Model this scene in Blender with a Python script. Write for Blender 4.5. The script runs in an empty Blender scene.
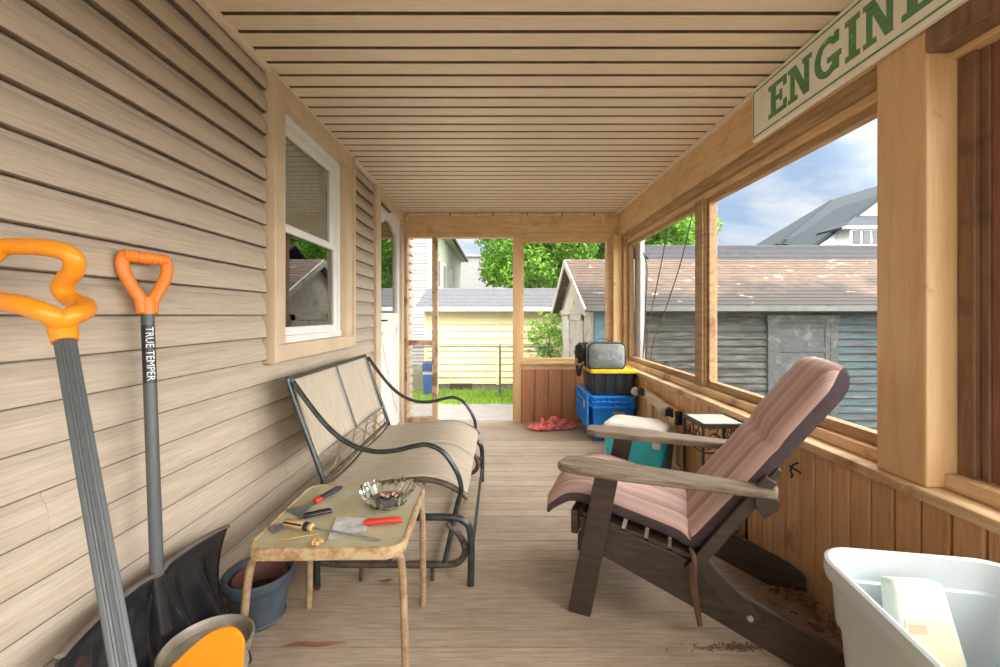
import bpy, bmesh, math, random
from mathutils import Vector, Matrix
random.seed(7)
sc = bpy.context.scene
COL = sc.collection
PI = math.pi
F = 420.0; HC = 1.18; CX = 500.0; CY = 315.0

# ------------------------------------------------------------------ colour / material helpers
def lin(c):
    out = []
    for v in c[:3]:
        v = v / 255.0
        out.append(v / 12.92 if v <= 0.04045 else ((v + 0.055) / 1.055) ** 2.4)
    return (out[0], out[1], out[2], 1.0)

class N:
    """small node-tree writer"""
    def __init__(self, name):
        self.m = bpy.data.materials.new(name); self.m.use_nodes = True
        self.t = self.m.node_tree; self.t.nodes.clear()
        self.out = self.n('ShaderNodeOutputMaterial')
    def n(self, typ, **kw):
        nd = self.t.nodes.new(typ)
        for k, v in kw.items(): setattr(nd, k, v)
        return nd
    def l(self, a, b): self.t.links.new(a, b)
    def coord(self, scale=(1, 1, 1), kind='Object'):
        tc = self.n('ShaderNodeTexCoord'); mp = self.n('ShaderNodeMapping')
        mp.inputs['Scale'].default_value = scale
        self.l(tc.outputs[kind], mp.inputs['Vector']); return mp.outputs['Vector']
    def noise(self, vec, scale, detail=4, rough=0.55, dist=0.0):
        nd = self.n('ShaderNodeTexNoise')
        nd.inputs['Scale'].default_value = scale; nd.inputs['Detail'].default_value = detail
        nd.inputs['Roughness'].default_value = rough; nd.inputs['Distortion'].default_value = dist
        self.l(vec, nd.inputs['Vector']); return nd.outputs['Fac']
    def ramp(self, fac, stops):
        nd = self.n('ShaderNodeValToRGB'); el = nd.color_ramp.elements
        while len(el) < len(stops): el.new(0.5)
        for e, (p, c) in zip(el, stops):
            e.position = p; e.color = c if len(c) == 4 else lin(c)
        self.l(fac, nd.inputs['Fac']); return nd.outputs['Color']
    def mix(self, fac, a, b, mode='MIX'):
        nd = self.n('ShaderNodeMix', data_type='RGBA', blend_type=mode)
        if isinstance(fac, (int, float)): nd.inputs[0].default_value = fac
        else: self.l(fac, nd.inputs[0])
        for i, v in ((6, a), (7, b)):
            if isinstance(v, tuple): nd.inputs[i].default_value = v
            else: self.l(v, nd.inputs[i])
        return nd.outputs[2]
    def math(self, op, a, b=None, clamp=False):
        nd = self.n('ShaderNodeMath', operation=op, use_clamp=clamp)
        for i, v in ((0, a), (1, b)):
            if v is None: continue
            if isinstance(v, (int, float)): nd.inputs[i].default_value = v
            else: self.l(v, nd.inputs[i])
        return nd.outputs[0]
    def island(self): return self.n('ShaderNodeNewGeometry').outputs['Random Per Island']
    def principled(self, col, rough=0.6, metal=0.0, bump=None, bstr=0.2, bdist=0.004, **kw):
        p = self.n('ShaderNodeBsdfPrincipled')
        if isinstance(col, tuple): p.inputs['Base Color'].default_value = col
        else: self.l(col, p.inputs['Base Color'])
        p.inputs['Roughness'].default_value = rough; p.inputs['Metallic'].default_value = metal
        for k, v in kw.items(): p.inputs[k].default_value = v
        if bump is not None:
            b = self.n('ShaderNodeBump'); b.inputs['Strength'].default_value = bstr; b.inputs['Distance'].default_value = bdist
            self.l(bump, b.inputs['Height']); self.l(b.outputs['Normal'], p.inputs['Normal'])
        self.l(p.outputs[0], self.out.inputs['Surface']); self.p = p
        return self.m

def plain(name, c, rough=0.5, c2=None, scale=12.0, metal=0.0, bstr=0.1, stretch=(1, 1, 1), lo=0.35, hi=0.7, **kw):
    n = N(name); v = n.coord(stretch)
    c2 = c2 or tuple(x * 0.82 for x in c)
    f = n.noise(v, scale)
    col = n.ramp(f, [(lo, c2), (hi, c)])
    return n.principled(col, rough, metal, f, bstr, **kw)

def wood(name, c, c2, c3=None, stretch=(1, 12, 12), rough=0.65, island=0.25, patch=None, pscale=2.5, plo=.52, phi=.62, bstr=0.25, gscale=4.0):
    """grain along the axis whose stretch is small; optional worn patches of another colour"""
    n = N(name); v = n.coord(stretch)
    g = n.noise(v, gscale, 6, 0.65, 0.3)
    col = n.ramp(g, [(0.3, c2), (0.5, c), (0.72, c3 or c)])
    if patch:
        q = n.noise(n.coord((1, 1, 1)), pscale, 6, 0.68)
        col = n.mix(n.ramp(q, [(plo, (0, 0, 0, 1)), (phi, (1, 1, 1, 1))]), col, lin(patch))
    if island:
        k = n.math('MULTIPLY_ADD', n.island(), island)
        k.node.inputs[2].default_value = 1.0 - island * 0.5
        cc = n.n('ShaderNodeCombineColor')
        for i in range(3): n.l(k, cc.inputs[i])
        col = n.mix(1.0, col, cc.outputs[0], 'MULTIPLY')
    return n.principled(col, rough, 0, g, bstr, 0.003)

def glass(name, tint=(1, 1, 1, 1), blend=0.25, mul=1.0, base=0.03, haze=0.0):
    n = N(name)
    tr = n.n('ShaderNodeBsdfTransparent'); tr.inputs[0].default_value = tint
    gl = n.n('ShaderNodeBsdfGlossy'); gl.inputs['Roughness'].default_value = 0.01
    lw = n.n('ShaderNodeLayerWeight'); lw.inputs['Blend'].default_value = .5
    f = n.math('MULTIPLY_ADD', n.math('POWER', lw.outputs['Facing'], 3.5), mul, True); f.node.inputs[2].default_value = base
    ms = n.n('ShaderNodeMixShader'); n.l(f, ms.inputs[0]); n.l(tr.outputs[0], ms.inputs[1]); n.l(gl.outputs[0], ms.inputs[2])
    last = ms
    if haze:
        df = n.n('ShaderNodeBsdfDiffuse'); df.inputs[0].default_value = (.7, .7, .7, 1)
        w = n.noise(n.coord((1, 1, 1)), 1.6, 5, .6, 1.5)
        hz = n.math('MULTIPLY', n.math('SUBTRACT', w, .35, True), haze)
        m2 = n.n('ShaderNodeMixShader'); n.l(hz, m2.inputs[0]); n.l(ms.outputs[0], m2.inputs[1]); n.l(df.outputs[0], m2.inputs[2]); last = m2
    n.l(last.outputs[0], n.out.inputs['Surface']); return n.m

def screen_mat(name, fac, c):
    n = N(name)
    tr = n.n('ShaderNodeBsdfTransparent'); df = n.n('ShaderNodeBsdfDiffuse'); df.inputs[0].default_value = lin(c)
    ms = n.n('ShaderNodeMixShader'); ms.inputs[0].default_value = fac
    n.l(tr.outputs[0], ms.inputs[1]); n.l(df.outputs[0], ms.inputs[2]); n.l(ms.outputs[0], n.out.inputs['Surface']); return n.m

# ------------------------------------------------------------------ mesh builder
class MB:
    def __init__(s): s.v = []; s.f = []
    def add(s, vs, fs):
        b = len(s.v); s.v += [tuple(p) for p in vs]; s.f += [tuple(i + b for i in f) for f in fs]; return s
    def box(s, x0, x1, y0, y1, z0, z1, M=None):
        vs = [Vector((x, y, z)) for z in (z0, z1) for y in (y0, y1) for x in (x0, x1)]
        if M is not None: vs = [M @ p for p in vs]
        return s.add(vs, [(0, 2, 3, 1), (4, 5, 7, 6), (0, 1, 5, 4), (2, 6, 7, 3), (0, 4, 6, 2), (1, 3, 7, 5)])
    def bar(s, a, b, w, h, up=(0, 0, 1)):
        """rectangular bar from a to b; w across, h along up"""
        a = Vector(a); b = Vector(b); d = (b - a); L = d.length; d.normalize()
        u = Vector(up); sd = d.cross(u)
        if sd.length < 1e-5: sd = d.cross(Vector((1, 0, 0)))
        sd.normalize(); u = sd.cross(d).normalized()
        M = Matrix((( d.x, sd.x, u.x, a.x), (d.y, sd.y, u.y, a.y), (d.z, sd.z, u.z, a.z), (0, 0, 0, 1)))
        return s.box(0, L, -w / 2, w / 2, -h / 2, h / 2, M)
    def prism(s, poly, fn0, fn1):
        """extrude a 2-d polygon between two mappings"""
        n = len(poly); vs = [fn0(*p) for p in poly] + [fn1(*p) for p in poly]
        fs = [tuple(range(n - 1, -1, -1)), tuple(range(n, 2 * n))]
        for i in range(n): j = (i + 1) % n; fs.append((i, j, n + j, n + i))
        return s.add(vs, fs)
    def tube(s, pts, r, n=10, closed=False, flat=None, cap=True):
        P = [Vector(p) for p in pts]; m = len(P)
        rr = r if isinstance(r, (list, tuple)) else [r] * m
        T = []
        for i in range(m):
            a = P[(i - 1) % m] if (closed or i > 0) else P[i]; b = P[(i + 1) % m] if (closed or i < m - 1) else P[i]
            t = (b - a); T.append(t.normalized() if t.length > 1e-9 else Vector((0, 0, 1)))
        ref = Vector((0, 0, 1)) if abs(T[0].z) < 0.9 else Vector((1, 0, 0))
        if flat: ref = Vector(flat[1])
        u = (ref - T[0] * ref.dot(T[0])).normalized(); vs = []
        for i in range(m):
            if flat:
                q = ref - T[i] * ref.dot(T[i])
                if q.length > 1e-4: u = q.normalized()
            else:
                q = u - T[i] * u.dot(T[i]); u = q.normalized() if q.length > 1e-6 else u
            w = T[i].cross(u); k = flat[0] if flat else 1.0
            for j in range(n):
                a = 2 * PI * j / n
                vs.append(P[i] + u * (rr[i] * math.cos(a)) + w * (rr[i] * k * math.sin(a)))
        fs = []
        for i in range(m if closed else m - 1):
            for j in range(n):
                a = i * n + j; b = i * n + (j + 1) % n; c = ((i + 1) % m) * n + (j + 1) % n; d = ((i + 1) % m) * n + j
                fs.append((a, b, c, d))
        if not closed and cap:
            fs.append(tuple(range(n - 1, -1, -1))); fs.append(tuple((m - 1) * n + j for j in range(n)))
        return s.add(vs, fs)
    def rings(s, rings, cap0=True, cap1=True, close=False):
        n = len(rings[0]); vs = [p for r in rings for p in r]; fs = []; m = len(rings)
        for i in range(m if close else m - 1):
            for j in range(n):
                a = i * n + j; b = i * n + (j + 1) % n; k = (i + 1) % m
                fs.append((a, b, k * n + (j + 1) % n, k * n + j))
        if not close:
            if cap0: fs.append(tuple(range(n - 1, -1, -1)))
            if cap1: fs.append(tuple((m - 1) * n + j for j in range(n)))
        return s.add(vs, fs)
    def lathe(s, prof, n=28, c=(0, 0, 0), fn=None):
        R = []
        for (r, z) in prof:
            R.append([Vector((c[0] + r * math.cos(2 * PI * j / n), c[1] + r * math.sin(2 * PI * j / n), c[2] + z)) for j in range(n)])
        if fn: R = [[fn(p) for p in q] for q in R]
        return s.rings(R)
    def grid(s, fn, nu, nv):
        vs = [fn(i / nu, j / nv) for i in range(nu + 1) for j in range(nv + 1)]
        fs = [(i * (nv + 1) + j, (i + 1) * (nv + 1) + j, (i + 1) * (nv + 1) + j + 1, i * (nv + 1) + j + 1) for i in range(nu) for j in range(nv)]
        return s.add(vs, fs)
    def build(s, name, mat, parent=None, smooth=None, bevel=0, seg=2, solid=0, sub=0, fix=True, offset=0):
        me = bpy.data.meshes.new(name); me.from_pydata([tuple(p) for p in s.v], [], s.f); me.update()
        if fix:
            bm = bmesh.new(); bm.from_mesh(me); bmesh.ops.recalc_face_normals(bm, faces=bm.faces); bm.to_mesh(me); bm.free()
        if mat: me.materials.append(mat)
        o = bpy.data.objects.new(name, me); COL.objects.link(o)
        if parent: o.parent = parent
        if smooth:
            for p in me.polygons: p.use_smooth = True
            me.set_sharp_from_angle(angle=math.radians(smooth))
        if solid:
            md = o.modifiers.new('solid', 'SOLIDIFY'); md.thickness = solid; md.offset = offset
        if bevel:
            md = o.modifiers.new('bevel', 'BEVEL'); md.width = bevel; md.segments = seg; md.limit_method = 'ANGLE'; md.angle_limit = math.radians(35)
        if sub:
            md = o.modifiers.new('sub', 'SUBSURF'); md.levels = sub; md.render_levels = sub
        return o

def rr(w, d, r, n=5, cx=0, cy=0):
    """rounded rectangle outline"""
    out = []
    for (sx, sy, a0) in ((1, 1, 0), (-1, 1, PI / 2), (-1, -1, PI), (1, -1, 3 * PI / 2)):
        for k in range(n + 1):
            a = a0 + PI / 2 * k / n
            out.append((cx + sx * (w / 2 - r) + r * math.cos(a), cy + sy * (d / 2 - r) + r * math.sin(a)))
    return out

def smooth_path(pts, k=6, closed=False):
    P = [Vector(p) for p in pts]; out = []; m = len(P)
    rng = range(m) if closed else range(m - 1)
    for i in rng:
        if closed: p0, p1, p2, p3 = P[i - 1], P[i], P[(i + 1) % m], P[(i + 2) % m]
        else: p0, p1, p2, p3 = P[max(i - 1, 0)], P[i], P[i + 1], P[min(i + 2, m - 1)]
        for j in range(k):
            t = j / k
            out.append(0.5 * ((2 * p1) + (p2 - p0) * t + (2 * p0 - 5 * p1 + 4 * p2 - p3) * t * t + (3 * p1 - p0 - 3 * p2 + p3) * t ** 3))
    if not closed: out.append(P[-1])
    return out

def thing(name, label, cat, loc=(0, 0, 0), rz=0.0, group=None):
    o = bpy.data.objects.new(name, None); COL.objects.link(o); o.empty_display_size = 0.1
    o.location = loc; o.rotation_euler = (0, 0, rz); return tag(o, label, cat, group)
def tag(o, label, cat, group=None, kind=None):
    o['label'] = label; o['category'] = cat
    if group: o['group'] = group
    if kind: o['kind'] = kind
    return o
def struct(o): o['kind'] = 'structure'; return o
def sgroup(name):
    o = bpy.data.objects.new(name, None); COL.objects.link(o); return struct(o)
def px(x, y, Y): return Vector(((x - CX) * Y / F, Y, HC - (y - CY) * Y / F))

# ------------------------------------------------------------------ materials
m_siding = wood('siding vinyl', (179, 165, 147), (164, 149, 130), (190, 177, 160), (40, 1.6, 34), .42, .08, bstr=.08)
m_lapshade = plain('shade line in the laps', (120, 102, 84), .7, (92, 76, 60), 9, stretch=(1, 4, 1))  # painted shadow line along the lower lip of each siding board
m_grooveshade = plain('soffit groove shade', (132, 110, 88), .7, (104, 86, 68), 9)  # shadow inside the soffit grooves, put into their colour
m_soffit = wood('soffit vinyl', (224, 207, 187), (214, 195, 172), (231, 216, 198), (1.6, 40, 30), .34, .08, bstr=.05)
m_trim = plain('tan casing', (206, 186, 158), .5, (192, 170, 142), 6)
m_white = plain('white sash', (228, 228, 224), .4, (220, 220, 216), 8)
m_floor = wood('porch floor', (172, 154, 134), (150, 132, 112), (190, 174, 156), (1.6, 22, 16), .55, .2, patch=(150, 124, 92), pscale=1.4, plo=.5, phi=.75, bstr=.3)
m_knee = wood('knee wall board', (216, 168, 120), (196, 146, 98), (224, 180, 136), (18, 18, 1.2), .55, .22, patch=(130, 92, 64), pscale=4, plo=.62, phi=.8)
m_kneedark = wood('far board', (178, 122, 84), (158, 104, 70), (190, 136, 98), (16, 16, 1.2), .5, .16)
m_beam = wood('aged painted beam', (214, 178, 130), (198, 158, 110), (222, 190, 146), (6, 1.2, 10), .55, .1, patch=(184, 136, 88), pscale=3, plo=.55, phi=.75)
m_beamx = wood('aged painted header', (208, 172, 124), (190, 152, 104), (218, 186, 142), (1.2, 8, 10), .55, .1, patch=(168, 124, 80), pscale=4, plo=.55, phi=.75)
m_post = wood('aged painted post', (210, 172, 124), (200, 158, 110), (216, 180, 134), (8, 8, .8), .55, .06, patch=(172, 126, 86), pscale=5, plo=.64, phi=.72)
m_sill = wood('worn sill', (212, 180, 136), (186, 148, 104), (226, 200, 162), (10, 1, 10), .6, .1, patch=(134, 94, 62), pscale=4, plo=.55, phi=.7)
m_frame = wood('window frame wood', (166, 132, 92), (134, 102, 68), (182, 150, 110), (9, 1, 9), .6, .1, patch=(118, 80, 52), pscale=5, plo=.55, phi=.72)
m_darkframe = wood('brown stained frame and header shade', (122, 90, 66), (92, 68, 50), (136, 104, 78), (9, 9, 1), .5, .1, patch=(84, 56, 40), pscale=5, plo=.52, phi=.7)
m_redsash = wood('red brown sash', (126, 80, 60), (98, 62, 48), (140, 92, 70), (9, 9, 1), .45, .1)
m_jamb = wood('grey tan jamb', (190, 160, 128), (160, 130, 100), (204, 176, 146), (9, 9, 1), .6, .1, patch=(120, 88, 62), pscale=6)
m_glass = glass('porch pane', (.98, .985, .985, 1), .08, .10, .0, .03)
m_houseglass = glass('house pane', (.86, .9, .89, 1), .40, 1.0, .08)
m_screen = screen_mat('screen mesh', .16, (130, 120, 105))
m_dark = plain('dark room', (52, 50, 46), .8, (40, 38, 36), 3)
m_black = plain('black plastic', (44, 45, 48), .2, (34, 35, 37), 20, bstr=.05)
m_dusty = plain('dusty black edge', (112, 104, 94), .6, (84, 78, 70), 18)
m_dustymetal = plain('dusty beige tube', (158, 146, 128), .5, (120, 110, 96), 20)
m_orange = plain('orange plastic', (236, 152, 34), .35, (226, 140, 26), 8, bstr=.04)
m_orange2 = plain('deep orange plastic', (232, 132, 42), .42, (220, 120, 34), 8, bstr=.04)
m_brightorange = plain('bright orange plastic', (252, 152, 14), .35, (246, 140, 8), 6, bstr=.03)
m_shaft = plain('grey shaft', (84, 88, 90), .42, (76, 80, 82), 14, stretch=(10, 10, 1))
m_darkshaft = plain('dark shaft label', (36, 42, 46), .35, (26, 30, 34), 18)
m_tabletop = plain('cloudy table glass', (184, 180, 154), .14, (166, 156, 122), 7, bstr=.02)
def rust(name, c, c2, sc_=14, lo=.42, hi=.6, rough=.55):
    n = N(name); q = n.noise(n.coord((1, 1, 1)), sc_, 8, .7)
    return n.principled(n.ramp(q, [(lo, c2), (hi, c)]), rough, 0, q, .25, .002)
m_tableframe = rust('rusty beige enamel', (184, 162, 124), (150, 112, 72), 26, .40, .56)
m_tableleg = rust('rusty beige leg', (170, 146, 114), (138, 106, 76), 30, .38, .60)
m_glider = rust('dark bronze tube', (54, 62, 60), (38, 40, 38), 18, .4, .6, .2)
m_gliderbrown = rust('weathered tube', (92, 78, 66), (62, 52, 44), 20, .4, .6, .4)
m_sling = wood('sling fabric', (178, 166, 148), (154, 142, 124), (192, 182, 166), (1.5, 40, 1.5), .75, 0, bstr=.15, gscale=5)
m_chair = wood('dark weathered wood', (60, 46, 36), (42, 32, 25), (76, 60, 46), (1.4, 14, 14), .55, .12, patch=(84, 64, 46), pscale=5, plo=.62, phi=.72)
m_arm = wood('grey weathered arm', (126, 110, 92), (86, 72, 58), (150, 137, 118), (1.4, 14, 14), .6, .1, patch=(92, 70, 50), pscale=6, plo=.58, phi=.72)
m_terra = plain('red brown clay', (112, 70, 60), .7, (96, 58, 50), 10)
m_bluepot = plain('slate blue pot', (86, 98, 108), .6, (64, 74, 84), 9)
m_galv = plain('galvanised pail', (182, 174, 160), .45, (146, 136, 122), 14, metal=.25)
m_teal = plain('teal cooler', (70, 214, 234), .35, (58, 200, 220), 5, bstr=.03)
m_tealdark = plain('dark teal handle', (16, 104, 112), .4, (12, 92, 100), 5, bstr=.03)
m_lid = plain('dingy white lid', (226, 222, 214), .45, (210, 202, 190), 7)
m_blue = plain('blue crate', (34, 138, 232), .4, (26, 118, 214), 7, bstr=.03)
m_bluelt = plain('light blue crate lid', (60, 158, 240), .4, (44, 138, 226), 7, bstr=.03)
m_tote = plain('charcoal tote', (52, 58, 64), .4, (42, 46, 52), 9, bstr=.03)
m_yellow = plain('yellow tote lid', (236, 192, 36), .4, (218, 172, 24), 8, bstr=.05)
m_bag = plain('grey nylon', (120, 126, 124), .5, (100, 106, 104), 30)
m_bagtop = plain('light grey nylon', (150, 158, 166), .5, (128, 136, 146), 30)
m_piping = plain('black piping', (36, 38, 46), .5, (28, 30, 36), 30)
m_darkcloth = plain('dark cloth', (58, 54, 52), .8, (40, 38, 38), 30)
m_pale = plain('pale cloth tag', (196, 176, 146), .7, (150, 128, 100), 30)
m_rag = wood('red striped cloth', (226, 112, 104), (200, 74, 72), (240, 196, 180), (14, 14, 14), .85, 0, bstr=.4, gscale=2.2)
m_plank = wood('raw pine plank', (228, 206, 172), (206, 180, 142), (236, 216, 188), (14, 1.2, 14), .6, .1)
m_wheel = plain('grey caster', (176, 168, 158), .4, (140, 132, 124), 18)
m_iron = plain('wrought iron', (50, 44, 40), .45, (38, 33, 30), 24)
m_tile = plain('pale tile', (214, 206, 194), .4, (188, 174, 158), 16)
m_tub = plain('white tub plastic', (196, 204, 206), .4, (188, 197, 200), 4, bstr=.02)
m_jug = plain('milky jug', (204, 210, 200), .35, (194, 202, 190), 5, bstr=.02)
m_label = plain('faded paper label', (222, 214, 184), .6, (212, 202, 168), 9)
m_labelred = plain('faded red print', (214, 180, 156), .6, (208, 170, 146), 20)
m_signbg = plain('sign cream', (238, 236, 222), .55, (226, 222, 204), 7)
m_signgr = wood('sign green paint', (92, 138, 92), (70, 120, 76), (110, 152, 106), (10, 3, 20), .6, 0, patch=(206, 200, 172), pscale=16, plo=.62, phi=.68)
m_cable = plain('white cable', (236, 228, 210), .5, (190, 174, 148), 20)
m_clip = plain('dark clip', (80, 62, 46), .5, (64, 50, 38), 20)
m_leaf = wood('dead leaf', (118, 86, 66), (78, 56, 44), (150, 118, 92), (3, 3, 3), .8, .8)
m_splinter = plain('red wood splinter', (150, 96, 66), .7, (120, 74, 50), 20)
m_steel = plain('putty blade steel', (168, 172, 168), .3, (138, 140, 134), 18, metal=.6)
m_plaster = plain('plaster smeared blade', (222, 220, 218), .5, (176, 176, 176), 24, metal=.1)
m_red = plain('red handle', (214, 62, 40), .35, (196, 50, 32), 14)
m_navy = plain('dark navy handle', (48, 44, 62), .35, (34, 32, 46), 14)
m_amber = plain('amber handle', (206, 176, 126), .18, (176, 142, 96), 14)
m_tan = plain('tan crumb', (206, 168, 112), .7, (176, 136, 84), 30)
n_ = N('cut glass'); m_ash = n_.principled((.93, .97, .97, 1), .04)
n_.p.inputs['Transmission Weight'].default_value = 1.0; n_.p.inputs['IOR'].default_value = 1.45
m_butt = plain('cigarette paper', (232, 224, 208), .7, (214, 204, 186), 40)
m_filter = plain('cigarette filter', (196, 110, 84), .7, (168, 84, 62), 40)
m_wht = plain('white letter', (228, 232, 232), .5, (206, 210, 210), 30)
# outdoors
m_path = plain('concrete', (156, 150, 144), .8, (138, 132, 126), 5)
m_ground = plain('worn ground', (116, 112, 92), .9, (92, 92, 70), 2)
m_grass = wood('lawn grass', (132, 166, 54), (96, 138, 38), (176, 188, 84), (2, 2, 2), .7, .7, bstr=0)
m_yel = wood('yellow siding', (230, 218, 172), (222, 208, 158), (236, 226, 184), (1, 1, 22), .6, .06, bstr=.1)
m_yelbase = plain('grey foundation', (140, 128, 116), .8, (100, 92, 84), 8)
m_gravelroof = plain('pale grey shingles', (104, 106, 110), .85, (84, 86, 90), 14)
def shingles(name, c, c2, spot=None, streak=None, zlo=0, zhi=1):
    n = N(name); v = n.coord((1, 1, 1))
    w = n.noise(n.coord((2, 2, 9)), 3.0, 6, .7)
    col = n.ramp(w, [(.34, c2), (.62, c)])
    if streak:
        se = n.n('ShaderNodeSeparateXYZ'); n.l(v, se.inputs[0])
        z = n.n('ShaderNodeMapRange'); n.l(se.outputs[2], z.inputs[0]); z.inputs[1].default_value = zlo; z.inputs[2].default_value = zhi
        z.inputs[3].default_value = 1; z.inputs[4].default_value = 0
        q = n.noise(v, 1.1, 6, .7)
        k = n.math('ADD', z.outputs[0], n.math('MULTIPLY', n.math('SUBTRACT', q, .5), 1.6))
        col = n.mix(n.ramp(k, [(.45, (0, 0, 0, 1)), (.75, (1, 1, 1, 1))]), col, lin(streak))
    if spot:
        q = n.noise(n.coord((1.2, 2, 2.6)), 2.6, 5, .6)
        col = n.mix(n.ramp(q, [(.63, (0, 0, 0, 1)), (.67, (1, 1, 1, 1))]), col, lin(spot))
    k = n.math('MULTIPLY_ADD', n.island(), .2); k.node.inputs[2].default_value = .9
    cc = n.n('ShaderNodeCombineColor')
    for i in range(3): n.l(k, cc.inputs[i])
    col = n.mix(1.0, col, cc.outputs[0], 'MULTIPLY')
    return n.principled(col, .85, 0, w, .3, .01)
m_shedroof = shingles('mottled brown shingles', (100, 82, 68), (74, 60, 50), (140, 130, 114), (50, 45, 41), 1.2, 2.3)
m_darkroof = shingles('dark grey shingles', (62, 62, 67), (44, 44, 49), (84, 84, 88))
m_slate = shingles('slate grey shingles', (58, 65, 72), (46, 53, 60))
def shedwall():
    n = N('peeling grey boards'); g = n.noise(n.coord((1.0, 1, 8)), 2.2, 7, .7, .0)
    col = n.ramp(g, [(.36, (36, 36, 35)), (.5, (62, 62, 60)), (.62, (82, 82, 80)), (.74, (116, 117, 114))])
    se = n.n('ShaderNodeSeparateXYZ'); n.l(n.coord(), se.inputs[0])
    z = n.n('ShaderNodeMapRange'); n.l(se.outputs[0], z.inputs[0]); z.inputs[1].default_value = 5.0; z.inputs[2].default_value = 5.3
    q = n.noise(n.coord((1, 1, 6)), 2.0, 6, .7)
    k = n.math('MULTIPLY', z.outputs[0], n.ramp(q, [(.4, (0, 0, 0, 1)), (.55, (.75, .75, .75, 1))]))
    col = n.mix(k, col, lin((54, 76, 84)))
    return n.principled(col, .85, 0, g, .4, .01)
m_shedwall = shedwall()
m_shedgable = wood('chalky white boards', (196, 188, 176), (150, 142, 132), (212, 206, 196), (10, 10, 2), .85, .15, patch=(120, 108, 96), pscale=5, plo=.56, phi=.7)
m_sheddoor = wood('grey blue door', (64, 67, 67), (50, 54, 56), (76, 80, 80), (3, 3, 8), .8, .1, patch=(90, 92, 90), pscale=4)
m_shedtrim = plain('faded blue trim', (88, 120, 134), .8, (76, 100, 112), 9)
m_gutter = plain('grey gutter', (96, 98, 96), .4, (80, 82, 80), 6, metal=.3)
m_whitesid = wood('white clapboard', (158, 155, 152), (148, 145, 142), (164, 161, 158), (1, 1, 14), .6, .05)
m_greensid = wood('pale green clapboard', (166, 172, 154), (154, 160, 142), (174, 180, 162), (1, 1, 14), .6, .05)
m_winglass = plain('dark window glass', (60, 66, 70), .1, (44, 50, 54), 3, bstr=0)
m_greywall = plain('pale grey stucco', (144, 143, 144), .8, (136, 135, 136), 2)
m_whitewall = plain('white gable paint', (206, 208, 210), .6, (196, 198, 202), 3)
m_bin = plain('blue bin', (30, 104, 176), .4, (24, 90, 158), 5, bstr=.03)
def leaves(name, a, b, c):
    n = N(name)
    col = n.ramp(n.island(), [(0, a), (.55, b), (1, c)])
    p = n.principled(col, .6); n.p.inputs['Specular IOR Level'].default_value = .2
    tr = n.n('ShaderNodeBsdfTranslucent'); n.l(col, tr.inputs[0])
    ms = n.n('ShaderNodeMixShader'); ms.inputs[0].default_value = .4
    n.l(n.p.outputs[0], ms.inputs[1]); n.l(tr.outputs[0], ms.inputs[2]); n.l(ms.outputs[0], n.out.inputs['Surface'])
    return n.m
m_leaves = leaves('tree leaves', (76, 122, 44), (118, 168, 62), (164, 200, 92))
m_leaves2 = leaves('shrub leaves', (104, 150, 60), (140, 184, 78), (176, 206, 108))
m_bark = plain('bark', (92, 76, 62), .9, (66, 54, 44), 9)
m_vine = plain('bare vine', (74, 66, 58), .8, (56, 50, 44), 20)
m_fence = plain('galvanised wire', (120, 122, 122), .5, (100, 102, 102), 10, metal=.4)

# ------------------------------------------------------------------ SETTING
XL = -1.067; XR = 1.30; ZC = 2.31; YE = 4.62; YB = -1.5
# floor planks
mb = MB(); y = YB; W = .088
while y < 4.70:
    mb.box(XL - .02, XR + .02, y + .0012, min(y + W - .0022, 4.72), -.022, random.uniform(-.0012, .0012)); y += W
struct(mb.build('floor', m_floor))
mb = MB().box(XL - .02, XR + .1, YB, 4.70, -.8, -.024); struct(mb.build('floor_base', m_dark))
# ceiling: ribbed soffit, 4 inch pitch
mb = MB(); P = .1016; y = 1.568 - P * 40
while y < YE + .05:
    prof = [(0, .026), (.019, .026), (.020, .003), (.024, 0), (.05, -.001), (P - .004, .0), (P - .001, .003), (P - .001, .026)]
    poly = [(y + a, ZC + b) for a, b in prof] + [(y + P, ZC + .026), (y + P, ZC + .036), (y, ZC + .036)]
    if y + P > YB: mb.prism(poly, lambda a, b: (XL - .02, a, b), lambda a, b: (XR + .1, a, b))
    y += P
ce = struct(mb.build('ceiling', m_soffit)); ce.data.materials.append(m_grooveshade)
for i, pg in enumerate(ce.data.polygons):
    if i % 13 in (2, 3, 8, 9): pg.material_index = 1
# porch roof slab above the soffit
mb = MB().box(XL - .1, XR + .45, YB - .1, 4.95, ZC + .042, ZC + .16); struct(mb.build('ceiling_roof', m_darkroof))

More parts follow.
